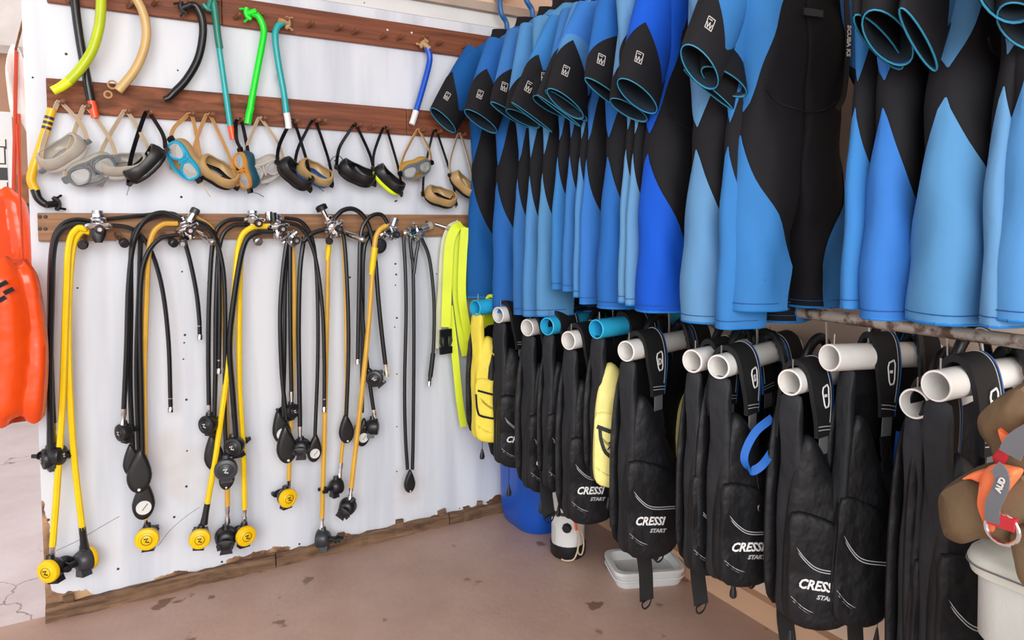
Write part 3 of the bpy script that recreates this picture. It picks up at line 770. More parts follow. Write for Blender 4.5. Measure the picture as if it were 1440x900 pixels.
# 3
t = reg('regulator set with a black second stage on a long hose behind the three yellow ones', 355, 308)
first_stage(t, 356, 310, 90, 0.06, 1.1)
stub(t, (354, 310), (354, 296), 0.013, 'steel_dull', 'hand_wheel', 0.06, 0.06)
hose(t, [(348, 308), (318, 311), (301, 334), (295, 400), (293, 490), (294, 574)], r=0.0068, d=0.06, end='ss')
second_stage_parts(t, Rl(t, 292, 597, 0.06), -50, 0, 'plastic_black', size=0.95)
hose(t, [(350, 316), (325, 319), (309, 345), (304, 430), (303, 530), (300, 620)], r=0.0068, d=0.07)
gauge_parts(t, Rl(t, 301, 642, 0.07), 6, 1.0)
hose(t, [(268, 308), (292, 318), (306, 345), (309, 420), (308, 518)], r=0.006, d=0.075, end='lp')
hose(t, [(270, 312), (298, 328), (313, 372), (317, 440), (316, 560), (318, 640)], r=0.006, d=0.085)
hose(t, [(276, 306), (300, 326), (312, 380), (316, 470), (319, 600), (320, 716)], 'hose_amber', 0.0075, 0.05, 'ss')
second_stage_parts(t, Rl(t, 318, 755, 0.055), 170, 0, 'plastic_black', 'plastic_black', size=1.12)
# 4
t = reg('regulator set with two round yellow second stages side by side on yellow hoses', 390, 315)
first_stage(t, 389, 318, 95, 0.075, 1.25)
stub(t, (380, 310), (378, 298), 0.013, 'chrome', 'hand_wheel', 0.07, 0.07)
stub(t, (385, 312), (384, 299), 0.011, 'plastic_black', 'hand_wheel', 0.09, 0.09)
stub(t, (352, 330), (362, 339), 0.011, 'chrome', 'bracket_pin', 0.03, 0.09, ('steel_dull', 0.015))
hose(t, [(380, 318), (352, 321), (336, 344), (329, 420), (320, 520), (305, 630), (291, 712)], 'hose_yellow', 0.0085, 0.10, 'sleeve', 0.08)
second_stage_parts(t, Rl(t, 281, 757, 0.085), -8, -8, 'yellow_cover', size=1.02)
hose(t, [(384, 326), (356, 329), (341, 352), (328, 430), (323, 490), (328, 560), (332, 616)], r=0.0085, d=0.11, d2=0.09)
second_stage_parts(t, Rl(t, 329, 628, 0.085), -35, 12, 'plastic_black', size=1.0)
second_stage_parts(t, Rl(t, 318, 660, 0.11), -12, 0, 'plastic_grey', 'plastic_grey', mp=0, size=1.12)
gauge_parts(t, Rl(t, 319, 672, 0.085), -8, 0.8)
hose(t, [(340, 345), (337, 420), (337, 540), (342, 630), (344, 716)], 'hose_yellow', 0.008, 0.07, 'ss', 0.06)
second_stage_parts(t, Rl(t, 345, 753, 0.065), 12, 0, 'yellow_cover', size=1.04)
hose(t, [(398, 312), (425, 322), (443, 360), (453, 430), (456, 500), (456, 572)], r=0.0062, d=0.09, end='lp')
hose(t, [(400, 306), (424, 312), (440, 340), (446, 400), (447, 500), (443, 614)], r=0.0062, d=0.075)
gauge_parts(t, Rl(t, 442, 634, 0.07), -6, 0.82, True)
# 5
t = reg('regulator set with a yellow second stage below a big black gauge console', 408, 335)
first_stage(t, 408, 334, 40, 0.06, 0.95)
stub(t, (398, 334), (411, 341), 0.012, 'chrome', 'bracket_pin', 0.03, 0.10, ('steel_dull', 0.014))
hose(t, [(404, 336), (398, 380), (394, 440), (396, 520), (403, 590)], r=0.0068, d=0.075)
gauge_parts(t, Rl(t, 403, 630, 0.075), 3, 1.1)
hose(t, [(405, 338), (401, 400), (400, 500), (398, 590)], r=0.0065, d=0.06)
gauge_parts(t, Rl(t, 396, 606, 0.055), 10, 1.0, True)
hose(t, [(408, 338), (408, 420), (409, 500), (410, 555)], r=0.0065, d=0.065, end='ss')
second_stage_parts(t, Rl(t, 411, 578, 0.06), 30, 0, 'plastic_black', size=0.8)
hose(t, [(411, 338), (414, 420), (411, 540), (406, 680)], 'hose_amber', 0.0072, 0.05, 'ss')
second_stage_parts(t, Rl(t, 404, 700, 0.06), 14, 4, 'yellow_cover', size=1.0)
hose(t, [(428, 332), (422, 380), (420, 460), (421, 540), (422, 604)], r=0.0075, d=0.07, end='ss')
second_stage_parts(t, Rl(t, 424, 628, 0.07), 160, 0, 'plastic_black', size=0.95)
# 6
t = reg('regulator set with a black round knob on top and an amber hose reaching lowest', 468, 318)
first_stage(t, 467, 318, 120, 0.08, 1.2)
stub(t, (460, 308), (453, 294), 0.009, 'chrome', 'hand_wheel', 0.08, 0.08, ('rubber_black', 0.021))
stub(t, (462, 330), (463, 338), 0.013, 'chrome', 'bracket_pin', 0.05, 0.11, ('plastic_black', 0.013))
stub(t, (485, 328), (507, 336), 0.012, 'chrome', 'bracket_pin', 0.04, 0.09, ('steel_dull', 0.012))
hose(t, [(466, 312), (482, 296), (500, 295), (516, 312), (526, 350), (532, 420), (537, 470), (542, 512)], r=0.0078, d=0.085, end='ss', d2=0.07)
second_stage_parts(t, Rl(t, 527, 532, 0.07), -30, 40, 'plastic_black', size=0.95)
hose(t, [(462, 322), (440, 328), (426, 340)], r=0.0085, d=0.085)
hose(t, [(462, 340), (461, 380), (460, 440), (457, 580), (453, 728)], 'hose_amber', 0.0078, 0.06, 'ss')
put('hose_sleeve', MB().tube([Rl(t, 463, 338, 0.06), Rl(t, 461, 358, 0.06), Rl(t, 460, 366, 0.06)], [0.0105, 0.010, 0.008], 10), 'hose_yellow', t)
second_stage_parts(t, Rl(t, 451, 757, 0.06), -125, 6, 'plastic_grey', 'plastic_grey', size=1.0)
hose(t, [(474, 326), (482, 336), (486, 420), (487, 560), (479, 655)], 'hose_amber', 0.0062, 0.05, 'ss')
second_stage_parts(t, Rl(t, 475, 683, 0.055), 105, 0, 'plastic_black', size=0.9)
hose(t, [(476, 324), (484, 338), (489, 420), (490, 500), (487, 585)], r=0.0068, d=0.065)
gauge_parts(t, Rl(t, 487, 607, 0.065), 2, 0.88)
# 7
t = reg('regulator set whose amber hose ends in a tilted black second stage', 545, 322)
first_stage(t, 546, 326, 20, 0.07, 1.1)
stub(t, (552, 318), (556, 307), 0.014, 'steel_dull', 'hand_wheel', 0.08, 0.08)
hose(t, [(546, 316), (538, 303), (526, 302), (514, 312), (507, 334), (505, 400), (503, 505)], r=0.0068, d=0.09, end='lp')
hose(t, [(536, 326), (514, 330), (507, 350), (508, 420), (515, 500), (523, 560), (526, 580)], r=0.0068, d=0.06, end='ss')
second_stage_parts(t, Rl(t, 527, 600, 0.06), 70, -8, 'plastic_black', size=0.95)
hose(t, [(538, 328), (518, 334), (511, 360), (510, 430), (509, 580)], r=0.0072, d=0.05)
gauge_parts(t, Rl(t, 510, 612, 0.05), -6, 0.85, True)
hose(t, [(545, 316), (532, 326), (526, 352), (519, 450), (508, 560), (494, 686)], 'hose_amber', 0.0085, 0.085, 'ss')
put('hose_sleeve', MB().tube([Rl(t, 527, 348, 0.085), Rl(t, 524, 372, 0.085), Rl(t, 522, 386, 0.085)], [0.0125, 0.0125, 0.009], 10), 'hose_yellow', t)
second_stage_parts(t, Rl(t, 489, 712, 0.075), 150, 38, 'plastic_black', size=0.98)
put('dust_cap', MB().pillow([(0.026 * math.cos(a), 0.03 * math.sin(a)) for a in [2 * PI * k / 16 for k in range(16)]], 0.010), 'rubber_black', t, Rl(t, 534, 346, 0.07), (0, 0.5, 0))
# 8
t = reg('sparse regulator set with only black hoses, nearest the wetsuits', 582, 326)
first_stage(t, 580, 326, 8, 0.06, 1.15, 'steel_dull')
stub(t, (592, 322), (603, 318), 0.012, 'steel_dull', 'hand_wheel', 0.06, 0.06, ('silicone_clear', 0.016))
stub(t, (612, 315), (628, 320), 0.006, 'steel_dull', 'bracket_pin', 0.03, 0.05, ('silicone_clear', 0.008))
hose(t, [(576, 324), (568, 332), (570, 380), (571, 440), (569, 540), (570, 610), (573, 660)], r=0.0065, d=0.055)
hose(t, [(579, 326), (577, 340), (579, 360), (581, 380), (582, 480), (581, 610), (580, 660)], r=0.0065, d=0.06)
hose(t, [(584, 326), (588, 340), (585, 360), (582, 385)], r=0.0062, d=0.065)
gauge_parts(t, Rl(t, 576, 680, 0.055), -2, 0.72)
hose(t, [(586, 324), (594, 338), (604, 365), (610, 420), (610, 480), (606, 520), (604, 536)], r=0.0065, d=0.055, end='lp')
put('hose_sleeve', MB().tube([Rl(t, 609, 497, 0.055), Rl(t, 607, 515, 0.055), Rl(t, 605, 530, 0.055)], 0.0095, 10), 'rubber_black', t)

# ================================================================ rails
RX = -0.38      # wetsuit rail line
def rail(name, label, x, z, r, material, y0=-0.002, y1=-3.0):
    t = thing(name, label, 'rail', (x, y0, z))
    put('pipe', MB().tube([V(0, k * (y1 - y0) / 10, 0) for k in range(11)], r, 12), material, t)
    for y in (-0.9, -2.75):
        A = V(0, y - y0, 0)
        put('wall_bracket', MB().tube([A, V(-0.05 - x - 0.004, y - y0, 0)], 0.008, 8), material, t)
        put('bracket_plate', MB().lathe([(0, -0.006), (0.03, -0.006), (0.03, 0), (0, 0)], V(-0.05 - x, y - y0, 0), (1, 0, 0), 12, cap=False), material, t)
    return t
rail('clothes_rail', 'metal pipe rail above the frame that the wetsuit hangers hook on', RX, 2.16, 0.016, 'steel_dull')
rail('pipe_rail', 'corroded galvanised pipe rail below the wetsuits carrying the pipe hangers', -0.32, 1.022, 0.014, 'rail_corroded')

# ================================================================ wetsuits
PROF = [(0.0, .070, .045, .022, 0, .2), (-.03, .105, .06, .034, 0, .2), (-.06, .150, .08, .040, 0, .2), (-.09, .174, .10, .046, 0, .2), (-.14, .184, .11, .05, 0, .2), (-.22, .180, .11, .052, 0, .2),
        (-.35, .166, .10, .048, 0, .2), (-.47, .156, .092, .045, 0, .2), (-.58, .166, .095, .048, 0, .2), (-.68, .176, .098, .052, 0, .25), (-.73, .180, .10, .054, .006, .45), (-.80, .183, .10, .056, .014, .8),
        (-.90, .186, .102, .058, .018, .9), (-1.0, .186, .104, .056, .020, .9)]
def pf(z):
    for i in range(len(PROF) - 1):
        a, b_ = PROF[i], PROF[i + 1]
        if z >= b_[0] - 1e-9:
            k = (z - a[0]) / (b_[0] - a[0]); k = max(0, min(1, k))
            return [a[j] + (b_[j] - a[j]) * k for j in range(1, 6)]
    return list(PROF[-1][1:])
def crease(z, t, v):
    return 0.0045 * math.sin(13 * z + 2.2 * t + v * 1.7) + 0.003 * math.sin(29 * z - 3 * t + v)
def sec(z, v, sx, shrink=1.0, n=28, off=0.0):
    ro, c, b_, ri, e = pf(z); out = []
    mid = (ro + ri) / 2
    for k in range(n):
        t = 2 * PI * k / n; ct, st = math.cos(t), math.sin(t)
        if ct >= 0: x = c + (ro - c) * ct; y = b_ * st
        else: x = c - (c - ri) * abs(ct) ** e; y = b_ * math.copysign(abs(st) ** e, st)
        x = mid + (x - mid) * shrink; y *= shrink
        y += crease(z, x * 20, v) * (1 if abs(st) > .1 else .3)
        out.append(V(sx * x, y, z))
    return out
def suit_body(v):
    def fn():
        mb = MB(); zs = [0, -.015, -.03, -.045, -.06, -.075, -.09, -.115, -.14] + [-.14 - .03 * k for k in range(1, 28)] + [-.975, -1.0]
        for sx in (-1, 1):
            rings = [sec(z, v, sx) for z in zs] + [sec(z, v, sx, 0.93) for z in (-.998, -.97, -.93)]
            mb.ring_loft(rings, True, True)
        return mb
    return cached(('suit', v), fn)
def surf(z, s, v, sx, off):
    ro, c, b_, ri, e = pf(z); a = abs(s)
    if a <= 1:
        t = s * PI / 2; x = c + (ro - c) * math.cos(t); y = b_ * math.sin(t); nx, ny = math.cos(t), math.sin(t)
    else:
        x = c - (a - 1) * (c - ri) ; y = math.copysign(b_, s); nx, ny = 0, math.copysign(1, s)
    y += crease(z, x * 20, v) * (1 if abs(s) > .07 else .3)
    return V(sx * (x + nx * off), y + ny * off, z)
def patch(zs, T, v, sx, off=0.0022, n=14):
    rows = []
    for z in zs:
        T0, T1 = T(z)
        rows.append([surf(z, T0 + (T1 - T0) * k / n, v, sx, off) for k in range(n + 1)])
    return rows
def smooth01(x): x = max(0, min(1, x)); return x * x * (3 - 2 * x)
def thigh_T(z):
    k = (-.55 - z) / .45
    w = 0.02 + 1.10 * min(1, k / 0.75) ** 0.9 if k > 0 else 0.02
    if k > .75: w = 1.12 - 0.08 * (k - .75) / .25
    f = w * (1 + 0.42 * smooth01(k * 1.6)) if k > 0 else w
    return -f, w
def chest_T(z):
    if z > -.16: w = 1.28
    else:
        k = (-.16 - z) / .33; w = 1.28 * (1 - k) ** 0.8 + 0.02
    return -w, w
def suit_panel(kind, v, sx):
    def fn():
        mb = MB()
        if kind == 'thigh': rows = patch([-.55 - .45 * k / 20 for k in range(21)], thigh_T, v, sx)
        else: rows = patch([-.012 - .478 * k / 24 for k in range(25)], chest_T, v, sx)
        return mb.ring_loft(rows, closed=False)
    return cached(('panel', kind, v, sx), fn)
def hem_ring(v, sx, z, r, n=28, off=1.0):
    def fn():
        P = sec(z, v, sx, off, n); P.append(P[0])
        return MB().tube(P, r, 6, cap=False)
    return cached(('hem', v, sx, z), fn)
def front_seam(v):
    def fn():
        P = []
        for k in range(-10, 11):
            x = k / 10 * 0.135; z = -.44 - 0.05 * (1 - (k / 10) ** 2)
            b_ = pf(z)[2]; P.append(V(x, -b_ - 0.001 + crease(z, abs(x) * 20, v) * 1.0, z))
        return MB().tube(P, 0.002, 5)
    return cached(('seam', v), fn)
# sleeves: direction variants
SLV = [(-.50, -.22, -.84), (-.42, -.36, -.84), (-.64, -.10, -.76), (-.30, -.45, -.84), (-.46, .05, -.88), (-.36, -.20, -.92)]
SLD = [.032, .018, .036, .024, .012, .030]; SLW = [.074, .086, .066, .076, .088, .070]; SLP = [.75, .55, .9, .65, .8, .5]
def sleeve_frame(i, f):
    d = V(*SLV[i]).normalized(); n1 = d.cross(V(0, 1, 0)).normalized(); n2 = n1.cross(d)
    A = V(-0.125, 0, -0.105)
    bend = V(0, 0, -0.035) * f * f
    c = A + d * (0.285 * f) + bend
    wp = 0.080 + (SLW[i] - .080) * f; dp = 0.046 + (SLD[i] - .046) * f
    return c, n1, n2, wp, dp
def sl_pt(i, f, th, k=1.0, off=0.0):
    c, n1, n2, wp, dp = sleeve_frame(i, f)
    return c + n1 * (math.cos(th) * (wp * k + off)) + n2 * (math.sin(th) * (dp * k + off))
def sleeve_me(i):
    def fn():
        n = 24; rings = [[sl_pt(i, f / 10, 2 * PI * j / n) for j in range(n)] for f in range(11)]
        return MB().ring_loft(rings, False, False)
    return cached(('sleeve', i), fn)
def sleeve_panel_me(i):
    def fn():
        n = 48; rows = []
        for j in range(n + 1):
            th = 2 * PI * j / n
            tri = abs(((th + PI * SLP[i]) % PI) / PI * 2 - 1)
            f0 = 0.47 + 0.36 * (1 - tri)
            rows.append([sl_pt(i, f0 + (1 - f0) * k / 6, th, 1.0, 0.0022) for k in range(7)])
        return MB().ring_loft(rows, closed=False)
    return cached(('slpanel', i), fn)
def cuff_me(i, f=1.0, r=0.0017, k=0.985):
    def fn():
        P = [sl_pt(i, f, 2 * PI * j / 24, k) for j in range(25)]
        return MB().tube(P, r, 6, cap=False)
    return cached(('cuff', i, f), fn)
def lining_me(i):
    def fn():
        return MB().ring_loft([[sl_pt(i, f, 2 * PI * j / 24, .915) for j in range(24)] for f in (.995, .93, .86, .7)], False, True)
    return cached(('lining', i), fn)
def logo_me(i):
    def fn():
        mb = MB(); th0 = -PI * 0.72
        def q(u, w): return sl_pt(i, 0.80 + w / 0.285, th0 + u / 0.055, 1.0, 0.0042)
        def bar(a, b_): mb.tube([q(*a), q((a[0] + b_[0]) / 2, (a[1] + b_[1]) / 2), q(*b_)], 0.0011, 4)
        x, y = 0.008, 0.013
        bar((-x, -y), (x, -y)); bar((x, -y), (x, y)); bar((x, y), (-x, y)); bar((-x, y), (-x, -y))
        for a, b_ in (((-.006, 0), (-.003, .011)), ((-.003, .011), (0, -.002)), ((0, -.002), (.003, .011)), ((.003, .011), (.006, 0)), ((-.005, -.008), (.003, -.008))): bar(a, b_)
        return mb
    return cached(('logo', i), fn)
SMIR = (-1, 1, 1)
def wetsuit(label, Y, hem_z, blue, v=0, sl=0, yaw=0, thick=1.0, roll=0, X=RX, seam=False, blue2=None, top=2.0, xs=1.0):
    L = top - hem_z
    t = thing('shorty_wetsuit', label, 'wetsuit', (X, Y, top), (0, math.radians(roll), math.radians(yaw)), 'shorty wetsuits on the rail')
    s = (xs, thick, L)
    put('body', suit_body(v), 'neoprene_black', t, scale=s)
    for sx in (-1, 1):
        put('side_panel', suit_panel('chest', v, sx), BLUES[blue if blue2 is None else blue2], t, scale=s)
        put('thigh_panel', suit_panel('thigh', v, sx), BLUES[blue], t, scale=s)
        put('hem_band', hem_ring(v, sx, -1.0, 0.0035), 'binding_blue', t, scale=s)
        put('hem_stitch', hem_ring(v, sx, -.982, 0.0012, off=1.035), 'stitch_blue', t, scale=s)
        sc = (1, 1, 1) if sx < 0 else SMIR
        k = sl if sx < 0 else (sl + 2) % 6
        sv = put('sleeve', sleeve_me(k), BLUES[blue if blue2 is None else blue2], t, scale=(sc[0] * xs, 0.75 + .25 * thick, 1))
        put('sleeve_panel', sleeve_panel_me(k), 'neoprene_black', sv)
        put('cuff_binding', cuff_me(k), 'cuff_teal', sv)
        put('cuff_lining', lining_me(k), 'lining_navy', sv)
        if sx < 0: put('sleeve_logo', logo_me(k), 'logo_grey', sv, loc=None)
    put('collar', cached('collar', lambda: MB().ring_loft([[V(a * math.cos(k * PI / 10), b_ * math.sin(k * PI / 10), z) for k in range(20)] for a, b_, z in ((.085, .036, -.022), (.070, .034, .008), (.066, .032, .026), (.060, .028, .026), (.062, .028, 0))], False, False)), 'neoprene_black', t, scale=(1, thick, 1))
    if seam: put('front_seam', front_seam(v), 'seam_dark', t, scale=s)
    # its hanger
    return t
def hanger(label, Y, yaw=0, X=RX, top=2.0):
    t = thing('coat_hanger', label, 'hanger', (X, Y, top + 0.03), (0, 0, math.radians(yaw)), 'blue hangers on the upper rail')
    z0 = 2.16 - top - 0.03
    P = spline([V(0, 0, -0.02), V(0, 0, 0.03), V(-0.028, 0, 0.07), V(-0.030, 0, z0 - 0.005), V(-0.012, 0, z0 + 0.022), V(0.010, 0, z0 + 0.021), V(0.022, 0, z0 + 0.004)], 5)
    put('hook', MB().tube(P, 0.0105, 8), 'hanger_blue', t)
    put('shoulder_bar', MB().tube(spline([V(-.135, 0, -.095), V(-.07, 0, -.055), V(0, 0, -.015), V(.07, 0, -.055), V(.135, 0, -.095)], 4), 0.009, 8), 'hanger_blue', t)
    return t
SUITS = [  # label, hem pixel, blue, v, sleeve, yaw, thick, roll
    ('shorty wetsuit with dark blue thigh panel, nearest the white panel', (660, 417), 3, 0, 2, 4, .9, 0),
    ('shorty wetsuit with mid blue thigh, second from the white panel', (693, 437), 1, 1, 0, 2, 1.0, -1),
    ('shorty wetsuit with narrow blue thigh strip, third from the white panel', (722, 440), 4, 2, 1, 0, .7, -1),
    ('shorty wetsuit with pale blue shoulders, fourth from the white panel', (740, 443), 2, 0, 0, 3, .6, 0),
    ('shorty wetsuit whose hem reaches lowest, fifth from the white panel', (759, 443), 8, 1, 1, 2, .6, 0),
    ('short hemmed wetsuit, first of the tight bunch above the turquoise pipes', (779, 405), 0, 2, 2, 3, .5, 0),
    ('short hemmed wetsuit, second of the tight bunch above the turquoise pipes', (796, 408), 4, 0, 0, 2, .5, 0),
    ('wetsuit, third of the tight bunch above the turquoise pipes', (809, 416), 2, 1, 1, 4, .5, 0),
    ('wetsuit, fourth of the tight bunch above the turquoise pipes', (821, 426), 7, 2, 2, 0, .5, 0),
    ('wetsuit with wide bright thigh panel, last of the tight bunch', (850, 432), 1, 0, 0, 0, .95, 0),
    ('wetsuit with pale grey blue thigh edge left of the vivid blue one', (874, 424), 5, 1, 3, 2, .5, 0),
    ('faded grey blue wetsuit squeezed against the vivid blue one', (886, 428), 5, 2, 0, 0, .45, 0),
    ('wetsuit with the most vivid blue thigh panel', (907, 437), 6, 1, 1, 0, 1.1, 0),
    ('wetsuit with the palest sky blue thigh panel', (975, 452), 5, 0, 3, -2, 1.1, 0),
    ('wetsuit mostly hidden behind the one with the two open legs', (1014, 460), 0, 1, 0, 3, .7, 0),
    ('wetsuit seen from the front with a curved seam across its waist and both legs visible', (1062, 440), 0, 2, 2, 4, 1.1, 0),
    ('wetsuit squeezed behind the pair of wide suits at the right', (1193, 432), 0, 1, 1, 0, .5, 0),
    ('wetsuit with broad royal blue thigh panel and folded sleeve at the top right', (1226, 447), 7, 0, 2, 2, .8, 0),
    ('wetsuit with wide black front and a light blue thigh panel at the right', (1300, 452), 8, 1, 0, 8, 1.1, 0),
    ('wetsuit with grey blue leg edge beside the gap of bare wall', (1396, 458), 5, 2, 1, 0, .6, 0),
    ('wetsuit with broad light blue leg cut off by the right picture edge', (1425, 450), 2, 0, 2, 0, 1.0, 0),
]
for i, (lab, (px, py), bl, v, sl, yaw, th, roll) in enumerate(SUITS):
    p = onX(px, py, -0.552)
    sl = (2, 0, 1, 5, 3, 4, 1, 0, 4, 1, 3, 5, 0, 3, 2, 4, 1, 0, 4, 5, 2)[i]
    top = 1.985 if i < 5 else (1.965 if i < 11 else 1.94)
    xs, X0 = (1.0, RX) if i < 11 else (.92, -.395)
    if i == 15: p.y = -1.45; yaw = -8; xs = .88; X0 = -.385
    wetsuit(lab, p.y, p.z, bl, v, sl, yaw, th, roll, X=X0, seam=i in (9, 12, 13, 15, 18), top=top, xs=xs)
    hanger('blue hanger inside the ' + ' '.join(lab.split()[:12]), p.y, yaw, X0, top)
# zip leash with lettering and the small chest tag on the wide front suit
front = [o for o in bpy.data.objects if o.get('label', '').startswith('wetsuit seen from the front')][0]
lz = put('zip_leash', MB().ribbon(spline([V(.105, -.058, -.16), V(.108, -.064, -.26), V(.110, -.062, -.34), V(.10, -.064, -.40), V(.085, -.060, -.43)], 5), (1, 0, 0), 0.014, 0.002), 'web_black', front)
put('lettering', text_mesh('SCUBA KS', 0.016, 0.0004, 0, 0.0006), 'logo_white', lz, (.109, -.0665, -.27), (PI / 2, PI / 2, 0))
put('chest_tag', MB().box((0.005, -.060, -.215), (.055, .004, .016)), 'plastic_grey', front)

# ================================================================ pipe hangers and dive jackets
def smooth_outline(pts, n=3):
    P = [V(x, 0, z) for x, z in pts]; m_ = len(P); out = []
    for i in range(m_):
        a, b_, c, d = P[i - 1], P[i], P[(i + 1) % m_], P[(i + 2) % m_]
        for k in range(n):
            t = k / n
            q = 0.5 * ((2 * b_) + (c - a) * t + (2 * a - 5 * b_ + 4 * c - d) * t * t + (3 * b_ - a - 3 * c + d) * t ** 3)
            out.append((q.x, q.z))
    return out
LOBE = smooth_outline([(-.175, -.12), (-.20, -.17), (-.216, -.25), (-.223, -.34), (-.226, -.44), (-.224, -.52), (-.205, -.552), (-.13, -.568), (-.058, -.556), (-.026, -.51), (-.024, -.40), (-.042, -.31), (-.085, -.23), (-.135, -.14)])
POCK = smooth_outline([(-.210, -.290), (-.140, -.295), (-.066, -.325), (-.032, -.38), (-.030, -.48), (-.045, -.535), (-.10, -.560), (-.195, -.550), (-.217, -.50), (-.217, -.37)])
SIDE = smooth_outline([(-.030, -.032), (-.030, -.10), (-.030, -.18), (-.036, -.26), (-.038, -.36), (-.036, -.50), (-.026, -.545), (.030, -.545), (.042, -.50), (.046, -.34), (.042, -.20), (.034, -.10), (.030, -.032)])
BACK = smooth_outline([(-.10, -.02), (-.175, -.07), (-.21, -.20), (-.218, -.38), (-.20, -.53), (-.10, -.57), (.10, -.57), (.20, -.53), (.218, -.38), (.21, -.20), (.175, -.07), (.10, -.02)])
PADP = [(-.060, -.125), (-.060, -.085), (-.057, -.045), (-.050, -.005), (-.034, .028), (-.006, .043), (.024, .036), (.044, .004), (.054, -.06), (.060, -.14)]
def flat_pillow(outl, th, back=None):
    mb = MB(); n = len(outl); cx = sum(p[0] for p in outl) / n; cz = sum(p[1] for p in outl) / n
    prof = [(1.0, 0.0), (0.99, 0.5), (0.97, 0.8), (0.93, 1.0), (0.75, 1.02), (.55, 1.03), (.3, 1.03)]
    back = 0.004 if back is None else back
    rings = [[V(cx + (p[0] - cx) * .9, back, cz + (p[1] - cz) * .9) for p in outl]]
    for k, h in prof: rings.append([V(cx + (p[0] - cx) * k, -th * h, cz + (p[1] - cz) * k) for p in outl])
    return mb.ring_loft(rings)
def rotZ90(mb): return mb
def toggle_me():
    return MB().lathe([(0, .016), (.003, .016), (.005, .010), (.011, -.012), (.011, -.022), (.007, -.026), (0, -.026)], n=10, cap=False)
def dring_me(w=.022, h=.02, r=.0028):
    return MB().tube(spline([V(-w, 0, 0), V(-w, 0, -h * .5), V(-w * .6, 0, -h), V(0, 0, -h * 1.15), V(w * .6, 0, -h), V(w, 0, -h * .5), V(w, 0, 0), V(0, 0, .001), V(-w, 0, 0)], 3), r, 6)
def buckle2_me():
    mb = MB().box((0, 0, .024), (.040, .010, .022)).box((0, 0, -.026), (.042, .011, .020))
    for s_ in (-1, 1): mb.tube([V(s_ * .017, 0, .016), V(s_ * .019, -.001, 0), V(s_ * .013, 0, -.018)], [.005, .005, .004], 6)
    mb.box((0, 0, 0), (.014, .008, .034))
    return mb
def badge_me():
    P = [V(.013, 0, .020), V(-.012, 0, .014), V(-.006, 0, -.022), V(.010, 0, -.020), V(.013, 0, .020)]
    return MB().tube(smooth_loop(P), .0017, 5)
def smooth_loop(P):
    P = P[:-1]; out = []
    m_ = len(P)
    for i in range(m_):
        a, b_ = P[i], P[(i + 1) % m_]
        for k in (0.18, 0.5, 0.82): out.append(a.lerp(b_, k))
    out.append(out[0]); return out
def pad_mesh(px_):
    n = len(PADP); P = spline([V(px_, y, z) for y, z in PADP], 4); m_ = len(P)
    wd = [0.060 + 0.038 * smooth01(i / (m_ * .3)) for i in range(m_)]
    return MB().ribbon(P, (1, 0, 0), wd, 0.013)
def pad_line(px_, dx, r, a=0.0, b_=1.0, off=0.0):
    P = spline([V(px_, y, z) for y, z in PADP], 4); m_ = len(P); c = V(0, 0, -.02)
    out = []
    for i in range(int(a * m_), int(b_ * (m_ - 1)) + 1):
        w = (0.060 + 0.038 * smooth01(i / (m_ * .3))) / 2
        t = (P[min(i + 1, m_ - 1)] - P[max(i - 1, 0)]).normalized(); nn = V(0, -t.z, t.y)
        if nn.dot(V(0, P[i].y, P[i].z + .05)) < 0: nn = -nn
        out.append(P[i] + V(w * dx, 0, 0) + nn * (0.0072 + off))
    return MB().tube(out, r, 5)
def pipe_me(L=0.44, ro=0.030, ri=0.0262):
    return MB().lathe([(ri, -L / 2), (ro - .001, -L / 2), (ro, -L / 2 + .001), (ro, L / 2), (ri, L / 2), (ri, -L / 2)], axis=(1, 0, 0), n=28, cap=False)
def pipe_hanger(label, c, yaw, tilt, colour, xs=1.0):
    t = thing('pipe_hanger', label, 'pipe', c, (0, math.radians(tilt), math.radians(yaw)), 'plastic pipe hangers on the corroded rail')
    put('pipe', cached('pvc', pipe_me), colour, t, scale=(xs, 1, 1))
    h = 1.022 - c[2]; off = -0.32 - c[0]
    put('wire_hook', MB().tube(spline([V(off, 0, 0.028), V(off, 0, h * .5), V(off - .002, 0.004, h - .004), V(off, 0.016, h + .008), V(off, 0.006, h + .0175), V(off, -0.012, h + .012), V(off, -0.016, h - .002)], 4), 0.0034, 6), 'wire_steel', t)
    for x in (-.205, .17):
        put('pin', cached('pin', lambda: MB().tube([V(0, 0, .024), V(0, 0, .052)], .0018, 6)), 'wire_steel', t, (x * xs, 0, 0))
    return t
LOBES = {}
